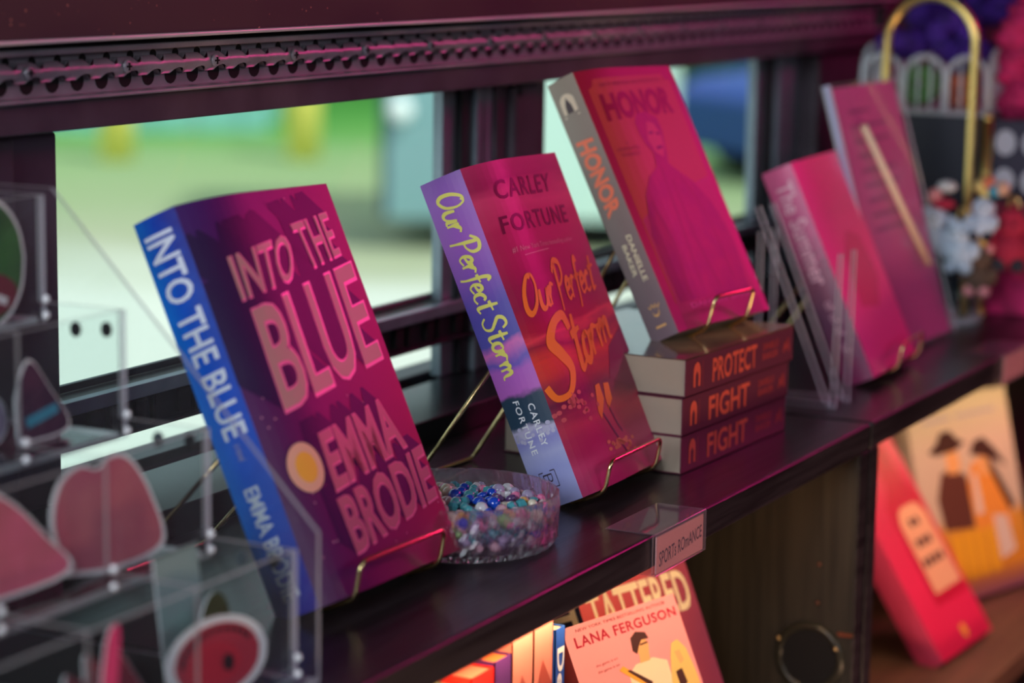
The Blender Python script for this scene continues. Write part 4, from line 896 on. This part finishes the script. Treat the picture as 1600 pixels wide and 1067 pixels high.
# magenta gift cartons to the right
def carton(c, sx, sy, sz, rz, ry, label, mt=mag):
    T = Matrix.Translation(c) @ Matrix.Rotation(rz, 4, 'Z') @ Matrix.Rotation(ry, 4, 'Y'); m = MB(); m.box(-sx / 2, sx / 2, -sy / 2, sy / 2, 0, sz, mt, T); m.box(-sx / 2 - .0006, sx / 2 + .0006, -sy / 2 - .0006, sy / 2 + .0006, sz * .78, sz * .84, mat('carton_pink', (1, .08, .28), .4), T)
    tag(setorigin(m.build('carton', bevel=.001)), label, 'carton')
carton((2.279, .038, .0006), .10, .092, .105, 0, 0, 'dark pink carton on the shelf at the right edge of the picture')
m = MB(); dot = mat('dotted_box', (.02, .02, .05), .5); m.box(2.2225, 2.32, -.01, .0865, .1068, .1845, dot)
for i in range(2):
    for j in range(3):
        n = 16; cy, cz = .016 + .026 * j, .128 + .036 * i; m.prism([(2.2221, cy + .010 * math.cos(2 * PI * q / n), cz + .012 * math.sin(2 * PI * q / n)) for q in range(n)], Vector((-.0006, 0, 0)), mat('pale_dot', (.42, .46, .58), .6))
tag(setorigin(m.build('dotted_box')), 'black box printed with pale grey circles on top of the dark pink carton', 'box')
scrunchie((2.262, .060, .201), .014, .014, mag, (.5, .6, 1), 'magenta scrunchie lying on the black dotted box')
scrunchie((2.262, .056, .233), .020, .014, mag, (1, .6, .2), 'magenta scrunchie standing above the dotted box')
scrunchie((2.268, .066, .268), .020, .015, mag, (.2, 1, .5), 'magenta scrunchie at the top right corner of the picture')
scrunchie((2.262, .045, .306), .020, .014, mag, (1, .1, .9), 'rightmost magenta scrunchie high on the pile')

# ------------------------------------------------------------------ lower compartments
pageW = mat('book_paper_cream', (.85, .68, .38), .8)
def spine_book(x0, x1, y0, ztop, m_sp, m_top, label, art=None, depth=.135):
    zb = -.2518; root = empty('shelved_paperback', ((x0 + x1) / 2, y0 + depth / 2, zb), label, 'book', 'books standing in a row in the lower shelf'); c = MB(); t = .0007
    c.box(x0, x1, y0, y0 + t, zb, ztop, m_sp); c.box(x0, x0 + t, y0, y0 + depth, zb, ztop, m_sp); c.box(x1 - t, x1, y0, y0 + depth, zb, ztop, m_sp)
    Wf = lambda a, b, off=0: Vector((x0 + a * (x1 - x0), y0 - off, ztop - b))
    if art: art(c, Wf)
    o = c.build('cover', weld=False); p = MB(); p.box(x0 + t, x1 - t, y0 + t, y0 + depth - .001, zb + .001, ztop - .0012, m_top); kids(root, o, p.build('page_block')); return root
sage = mat('spine_sage', (.45, .5, .33), .5); redsp = mat('spine_scarlet', (.80, .015, .012), .45); purp = mat('spine_purple', (.09, .02, .16), .5); salm = mat('spine_salmon', (.72, .24, .19), .5); blu = mat('spine_royal', (.02, .09, .45), .4)
edge_coral = mat('sprayed_edge_coral', (.90, .22, .14), .6); edge_or = mat('sprayed_edge_orange', (.90, .20, .05), .6)
spine_book(1.040, 1.0635, .020, -.046, sage, pageW, 'cream-edged paperback farthest left in the lower row')
spine_book(1.0645, 1.0885, .020, -.0450, sage, pageW, 'cream-edged sage paperback left of the scarlet one in the lower row')
spine_book(1.0895, 1.1150, .020, -.0405, redsp, edge_coral, 'scarlet paperback with coral sprayed edges in the lower row')
spine_book(1.1160, 1.1355, .020, -.0385, purp, edge_or, 'purple-spined paperback with orange sprayed edges in the lower row', art=lambda m, f: put_text(m, f, 'PL', ((.85, .028), (.85, .05), (.2, .05), (.2, .028)), rust, .0003, .03))
def mount(m, f):
    put_poly(m, f, [(.02, .045), (.45, .022), (.98, .040), (.98, .062), (.02, .062)], ink('rust_red', (.45, .08, .06)), .0003, 3); put_poly(m, f, [(.02, .060), (.98, .060), (.98, .20), (.02, .20)], ink('rose_hill', (.62, .15, .14)), .0004, 2)
    put_script(m, f, 'Un', ((.88, .075), (.88, .125), (.2, .125), (.2, .075)), cream_i, .0006, .10)
spine_book(1.1365, 1.1615, .020, -.0320, salm, pageW, 'left of two salmon paperbacks with mountain art in the lower row', art=mount)
spine_book(1.1625, 1.1865, .020, -.0300, salm, pageW, 'right of two salmon paperbacks with mountain art in the lower row', art=mount)
spine_book(1.1875, 1.2000, .019, -.0385, blu, pageW, 'thin royal blue paperback with white lettering in the lower row', art=lambda m, f: put_text(m, f, 'Delusion', ((.85, .012), (.85, .085), (.2, .085), (.2, .012)), white_i, .0003, .03))
LA = Book((1.316 - .062, .012, -.2505), -.2, .30, .122, .018, .2075, .05)
# leaning salmon-pink book in front
LA = Book((1.316, .0105, -.2505), -.2289, .444, .118, .016, .183, .03)
mL = print_mat('cover_salmon', [(0, (.90, .30, .27)), (1, (.95, .36, .38))], None, .02, 3)
def artL(mb, Wf):
    put_text(mb, Wf, 'NEW YORK TIMES BESTSELLING AUTHOR', ((.10, .985), (.90, .985), (.90, .974), (.10, .974)), wine, .0003)
    put_text(mb, Wf, 'LANA FERGUSON', ((.069, .957), (.965, .955), (.965, .922), (.069, .920)), ink('cherry', (.45, .01, .04)), .0003, .02, space=1.1)
    put_poly(mb, Wf, [(.40, .70), (.41, .775), (.49, .801), (.65, .806), (.76, .78), (.75, .60), (.40, .60)], ink('tee_cream', (.90, .74, .50)), .0003)
    put_poly(mb, Wf, [(.53, .80), (.545, .83), (.53, .86), (.56, .895), (.62, .895), (.65, .86), (.63, .825), (.62, .80)], skin_i, .0004)
    put_poly(mb, Wf, [(.53, .835), (.50, .85), (.515, .895), (.57, .912), (.65, .90), (.665, .875), (.60, .878), (.565, .86)], brown_i, .0005)
    put_line(mb, Wf, [(.575, .862), (.645, .864)], .003, brown_i, .0006)
    put_poly(mb, Wf, [(.74, .70), (.80, .79), (.84, .832), (.90, .838), (.95, .80), (.975, .70), (.97, .58), (.76, .58)], blond_i, .0004)
    put_poly(mb, Wf, [(.84, .80), (.89, .80), (.90, .76), (.86, .75)], skin_i, .0005); put_poly(mb, Wf, [(.80, .73), (.86, .735), (.87, .68), (.80, .67)], brown_i, .0006)
    put_poly(mb, Wf, [(.34, .80), (.38, .81), (.58, .72), (.56, .695)], orange_d, .0006); put_poly(mb, Wf, [(.40, .79), (.43, .79), (.58, .725), (.56, .71)], brown_i, .0007)
    for b in (.845, .822): put_text(mb, Wf, 'the game is on', ((.17, b), (.36, b + .004), (.36, b - .008), (.17, b - .012)), wine, .0003)
LA.build('paperback_book', 'salmon pink LANA FERGUSON paperback leaning in the lower shelf', (mL, mat('spine_brick', (.42, .06, .06), .5), mL), artL)
TB = Book((1.4113, .052, -.2505), -.0867, .3854, .1485, .028, .232, .02)
mT = print_mat('cover_plum_orange', [(0, (.35, .04, .12)), (.5, (.32, .05, .10)), (.75, (.55, .08, .10)), (.88, (.45, .07, .10)), (1, (.16, .05, .14))], [(0, (.75, .10, .08)), (.5, (.5, .07, .08)), (1, (.18, .04, .12))], .1, 4)
TB.build('hardback_book', 'plum and orange TATTERED book behind the salmon pink one', (mT, mat('spine_navy', (.02, .02, .05), .5), mT), lambda m, f: (put_text(m, f, 'TATTERED', ((.06, .745), (.95, .705), (.95, .585), (.06, .625)), cream_i, .0004, .02), put_text(m, f, 'TATTERED', ((-.15, .95), (-.15, .4), (-.85, .4), (-.85, .95)), cream_i, .0004, .03)))
# second unit: pink book with cream label, cowboy book
PB = Book((2.0856 - .045, .050, -.2905), -.0476, .5674, .130, .024, .235, .03)
mP = print_mat('cover_magenta_rose', [(0, (.80, .02, .10)), (.3, (.85, .03, .12)), (.6, (.70, .03, .10)), (1, (.92, .04, .16))], None, .08, 4)
def artP(mb, Wf):
    L = [(.42, .235), (.42, .53), (.47, .575), (.56, .595), (.80, .595), (.88, .575), (.93, .53), (.93, .235)]
    put_poly(mb, Wf, [(.34, .19), (.34, .62), (.50, .68), (.56, .86), (.80, .86), (.84, .68), (.97, .62), (.97, .19)], ink('bottle_red', (.60, .01, .05)), .0003); put_poly(mb, Wf, L, ink('label_cream', (.88, .50, .30)), .0005)
    for k, b in enumerate((.54, .455, .375)):
        for q in range(k + 2): put_poly(mb, Wf, [(.67 - .05 * (k + 2) + .1 * q, b), (.67 - .05 * (k + 2) + .1 * q + .075, b), (.67 - .05 * (k + 2) + .1 * q + .075, b - .032), (.67 - .05 * (k + 2) + .1 * q, b - .032)], brown_i, .0007, 2)
    put_ell(mb, Wf, .55, .06, .05, .03, orange_d, .0005)
PB.build('paperback_book', 'hot pink book with a cream label leaning in the right lower compartment', (mP, mat('spine_rose', (.80, .07, .18), .4), mP), artP)
CB = Book((2.2034, .1081, -.2905), -.3, .2428, .172, .02, .200, .02)
mCo = print_mat('cover_pale_western', [(0, (.35, .12, .2)), (.12, (.70, .28, .03)), (.35, (.72, .34, .05)), (.42, (.62, .52, .42)), (.75, (.70, .56, .46)), (1, (.66, .62, .40))], None, .04, 4)
def artCo(mb, Wf):
    put_poly(mb, Wf, [(.20, .36), (.17, .52), (.24, .64), (.36, .66), (.48, .60), (.49, .34)], ink('brown_jacket', (.13, .045, .035)), .0003)
    put_poly(mb, Wf, [(.30, .63), (.31, .73), (.42, .74), (.44, .66), (.40, .62)], skin_i, .0004); put_poly(mb, Wf, [(.15, .75), (.24, .79), (.28, .835), (.38, .84), (.44, .79), (.52, .765), (.40, .735), (.22, .73)], brown_i, .0005)
    put_poly(mb, Wf, [(.50, .32), (.48, .56), (.55, .66), (.70, .64), (.84, .48), (.88, .30)], ink('orange_top', (.85, .33, .06)), .0003); put_poly(mb, Wf, [(.60, .60), (.61, .68), (.72, .68), (.74, .57)], skin_i, .0004)
    put_poly(mb, Wf, [(.54, .70), (.60, .76), (.70, .77), (.80, .70), (.90, .60), (.76, .655), (.66, .68)], brown_i, .0005); put_poly(mb, Wf, [(.52, .40), (.53, .60), (.58, .60), (.60, .40)], ink('lace', (.75, .62, .55)), .0005)
    put_poly(mb, Wf, [(.68, .66), (.74, .66), (.92, .40), (.86, .38)], brown_i, .0004)
    put_line(mb, Wf, [(.14, .90), (.40, .90)], .009, grey_i, .0004); put_line(mb, Wf, [(.46, .90), (.86, .90)], .009, grey_i, .0004)
    for i, x in enumerate((.26, .37, .48, .60)): put_poly(mb, Wf, [(x, .10), (x - .01, .33), (x + .075, .33), (x + .085, .10)], ink('title_gold', (.88, .45, .03)), .0006, 2)
    put_poly(mb, Wf, [(.70, .15), (.68, .38), (.82, .36), (.86, .18)], ink('lace', (.75, .62, .55)), .0005)
CB.build('paperback_book', 'pale western romance book with two figures in cowboy hats', (mCo, mCo, mCo), artCo)

# ------------------------------------------------------------------ outside
gm = bpy.data.materials.new('ground_grass_and_paving'); gm.use_nodes = True; nt = gm.node_tree; b = nt.nodes['Principled BSDF']; b.inputs['Roughness'].default_value = .95; b.inputs['Specular IOR Level'].default_value = .1
tc = nt.nodes.new('ShaderNodeTexCoord'); dot_ = nt.nodes.new('ShaderNodeVectorMath'); dot_.operation = 'DOT_PRODUCT'; dot_.inputs[1].default_value = (.888, .46, 0); nt.links.new(tc.outputs['Object'], dot_.inputs[0])
n1 = nt.nodes.new('ShaderNodeTexNoise'); n1.inputs['Scale'].default_value = .35; n1.inputs['Detail'].default_value = 5; nt.links.new(tc.outputs['Object'], n1.inputs['Vector'])
ad = nt.nodes.new('ShaderNodeMath'); ad.operation = 'MULTIPLY_ADD'; ad.inputs[1].default_value = 5; nt.links.new(n1.outputs['Fac'], ad.inputs[0]); nt.links.new(dot_.outputs['Value'], ad.inputs[2])
sc = nt.nodes.new('ShaderNodeMath'); sc.operation = 'DIVIDE'; sc.inputs[1].default_value = 50; nt.links.new(ad.outputs[0], sc.inputs[0])
r = nt.nodes.new('ShaderNodeValToRGB'); e = r.color_ramp.elements
st = [(.0, (.66, .68, .66)), (.345, (.62, .64, .60)), (.375, (.40, .42, .30)), (.45, (.30, .38, .21)), (.52, (.24, .37, .17)), (.575, (.13, .32, .08)), (.64, (.06, .24, .04)), (.8, (.03, .13, .025))]
while len(e) < len(st): e.new(.5)
for i, (p_, c_) in enumerate(st): e[i].position = p_; e[i].color = (*c_, 1)
nt.links.new(sc.outputs[0], r.inputs[0]); nt.links.new(r.outputs[0], b.inputs['Base Color'])
m = MB(); m.box(-20, 90, .6, 90, -1.95, -1.85, gm); struct(m.build('ground'))
ylw = mat('bollard_yellow', (1, .84, .20), .5)
def bollard(x, y, label):
    m = MB(); m.lathe([(0, 0), (.165, 0), (.165, 1.13), (.145, 1.21), (.08, 1.26), (0, 1.27)], (x, y, -1.85), ylw, 24); tag(setorigin(m.build('yellow_bollard', smooth=True)), label, 'bollard')
bollard(18.82, 13.48, 'yellow safety bollard on the grass, left one in the window')
bollard(19.99, 12.11, 'yellow safety bollard on the grass, right one in the window')
# blue-white cargo trailer
root = empty('cargo_trailer', (15.6, 7.6, -1.85), 'pale blue-white cargo trailer parked outside the windows', 'trailer')
ta, tb = Vector((14.45, 7.97, 0)), Vector((15.42, 6.15, 0)); dr = (tb - ta).normalized(); nr = Vector((dr.y, -dr.x, 0)); nr = nr if nr.dot(Vector((1, .4, 0))) > 0 else -nr
def quadbox(a0, a1, z0, z1, d0, d1, mt, m):
    P = [ta + dr * a0 + nr * d0, ta + dr * a1 + nr * d0, ta + dr * a1 + nr * d1, ta + dr * a0 + nr * d1]; m.prism([(p.x, p.y, z0) for p in P], Vector((0, 0, z1 - z0)), mt)
Ln = (tb - ta).length
m = MB(); quadbox(.05, Ln, -.55, 1.2, 0, 2.0, mat('trailer_mint_white', (.55, .74, .70), .5), m); q1 = m.build('upper_body')
m = MB(); quadbox(.05, .95, -1.62, -.55, -.01, 2.0, mat('trailer_slate_blue', (.20, .36, .40), .5), m); quadbox(.951, Ln, -1.62, -.55, -.01, 2.0, mat('trailer_mint_white', (.55, .74, .70), .5), m); q2 = m.build('lower_skirt')
m = MB(); quadbox(0, .05, -1.6, -.4, 0, .3, mat('trailer_dark_strip', (.02, .035, .08), .5), m); q3 = m.build('corner_dark_strip')  # narrow dark strip at the left end of the trailer
kids(root, q1, q2, q3)
for a in (.7, 1.5):
    c = ta + dr * a + nr * .25; m = MB(); m.prism([(c.x + dr.x * .3 * math.cos(t), c.y + dr.y * .3 * math.cos(t), -1.55 + .3 * math.sin(t)) for t in [2 * PI * i / 24 for i in range(24)]], nr * .2, hole_black); kids(root, m.build('wheel'))
m = MB(); c = ta + dr * .14 - nr * .06; m.ball((c.x, c.y, -.86), .085, mat('trailer_glint_white', (.9, .95, 1), .5), 16, 12); kids(root, m.build('side_glint', smooth=True))  # white ball added to stand for a blurred bright highlight
# blue car
def car(c, rz, body, label):
    root = empty('blue_car', (c[0], c[1], -1.85), label, 'car', rotz=rz)
    m = MB(); P = [(-2.1, .25), (-2.15, .75), (-1.9, .9), (-1.2, .98), (-.55, 1.42), (.9, 1.46), (1.6, 1.0), (2.1, .92), (2.15, .5), (2.1, .25)]
    m.prism([(x, -.85, z) for x, z in P], Vector((0, 1.7, 0)), body); b = m.build('body', root, bevel=.06)
    g = mat('car_glass', (.40, .48, .60), .25)
    m = MB(); m.prism([(x, -.87, z) for x, z in [(-1.0, 1.0), (-.5, 1.36), (.15, 1.38), (.15, 1.0)]], Vector((0, 1.74, 0)), g); m.prism([(x, -.87, z) for x, z in [(.25, 1.0), (.25, 1.38), (.85, 1.38), (1.35, 1.0)]], Vector((0, 1.74, 0)), g); m.build('side_window', root)
    for x in (-1.35, 1.35):
        for y in (-.88, .68): m = MB(); m.prism([(x + .33 * math.cos(t), y, .33 + .33 * math.sin(t)) for t in [2 * PI * i / 24 for i in range(24)]], Vector((0, .2, 0)), hole_black); m.build('wheel', root)
car((22.2, 6.7, 0), -.62, mat('car_blue', (.012, .06, .34), .45), 'dark blue car parked on the grass outside the right window')
# teal container and hedges
root = None
m = MB(); a = Vector((21.15, 16.2, -1.85)); bb = Vector((22.45, 14.2, -1.85)); dd = (bb - a).normalized(); nn_ = Vector((.88, .46, 0))
m.prism([a, bb, bb + nn_ * 2, a + nn_ * 2], Vector((0, 0, 1.5)), mat('dumpster_teal', (.22, .52, .50), .6)); m.prism([a - nn_ * .1 + Vector((0, 0, 1.5)), bb - nn_ * .1 + Vector((0, 0, 1.5)), bb + nn_ * 2 + Vector((0, 0, 1.75)), a + nn_ * 2 + Vector((0, 0, 1.75))], Vector((0, 0, .08)), mat('dumpster_lid', (.3, .62, .60), .6))
for i in range(5): p = a.lerp(bb, (i + .5) / 5) - nn_ * .04; m.prism([p, p + dd * .12, p + dd * .12 + nn_ * .05, p + nn_ * .05], Vector((0, 0, 1.5)), mat('dumpster_teal', (.12, .5, .5)))
tag(setorigin(m.build('teal_dumpster')), 'large teal dumpster beyond the yellow bollards', 'dumpster')
leaf = mat('hedge_leaf', (.06, .24, .035), .8, c2=(.02, .10, .02), nscale=3)
def bush(c, r, h, label, sd):
    bm = bmesh.new(); bmesh.ops.create_icosphere(bm, subdivisions=4, radius=1)
    for v in bm.verts:
        k = 1 + .22 * noise.noise(v.co * 3 + Vector((sd, 0, 0))) + .12 * noise.noise(v.co * 9 + Vector((sd, 2, 0))); v.co = Vector((v.co.x * r * k, v.co.y * r * k, max(-.02, h * (.45 + .55 * v.co.z) * k)))
    me = bpy.data.meshes.new('bush'); bm.to_mesh(me); bm.free(); me.materials.append(leaf); o = bpy.data.objects.new('leafy_bush', me); COL.objects.link(o); o.location = (c[0], c[1], -1.85); tag(o, label, 'bush', 'bushes beyond the grass')
bush((31.5, 18.3), 1.6, 2.9, 'dark green bush behind the right yellow bollard', 1)
bush((29.6, 22.3), 1.7, 3.0, 'dark green bush behind the teal dumpster', 5)
bush((30.5, 9.6), 1.8, 3.0, 'green bush beyond the blue car', 9)
bush((33.0, 13.8), 1.9, 3.2, 'green bush farthest behind the cargo trailer', 13)
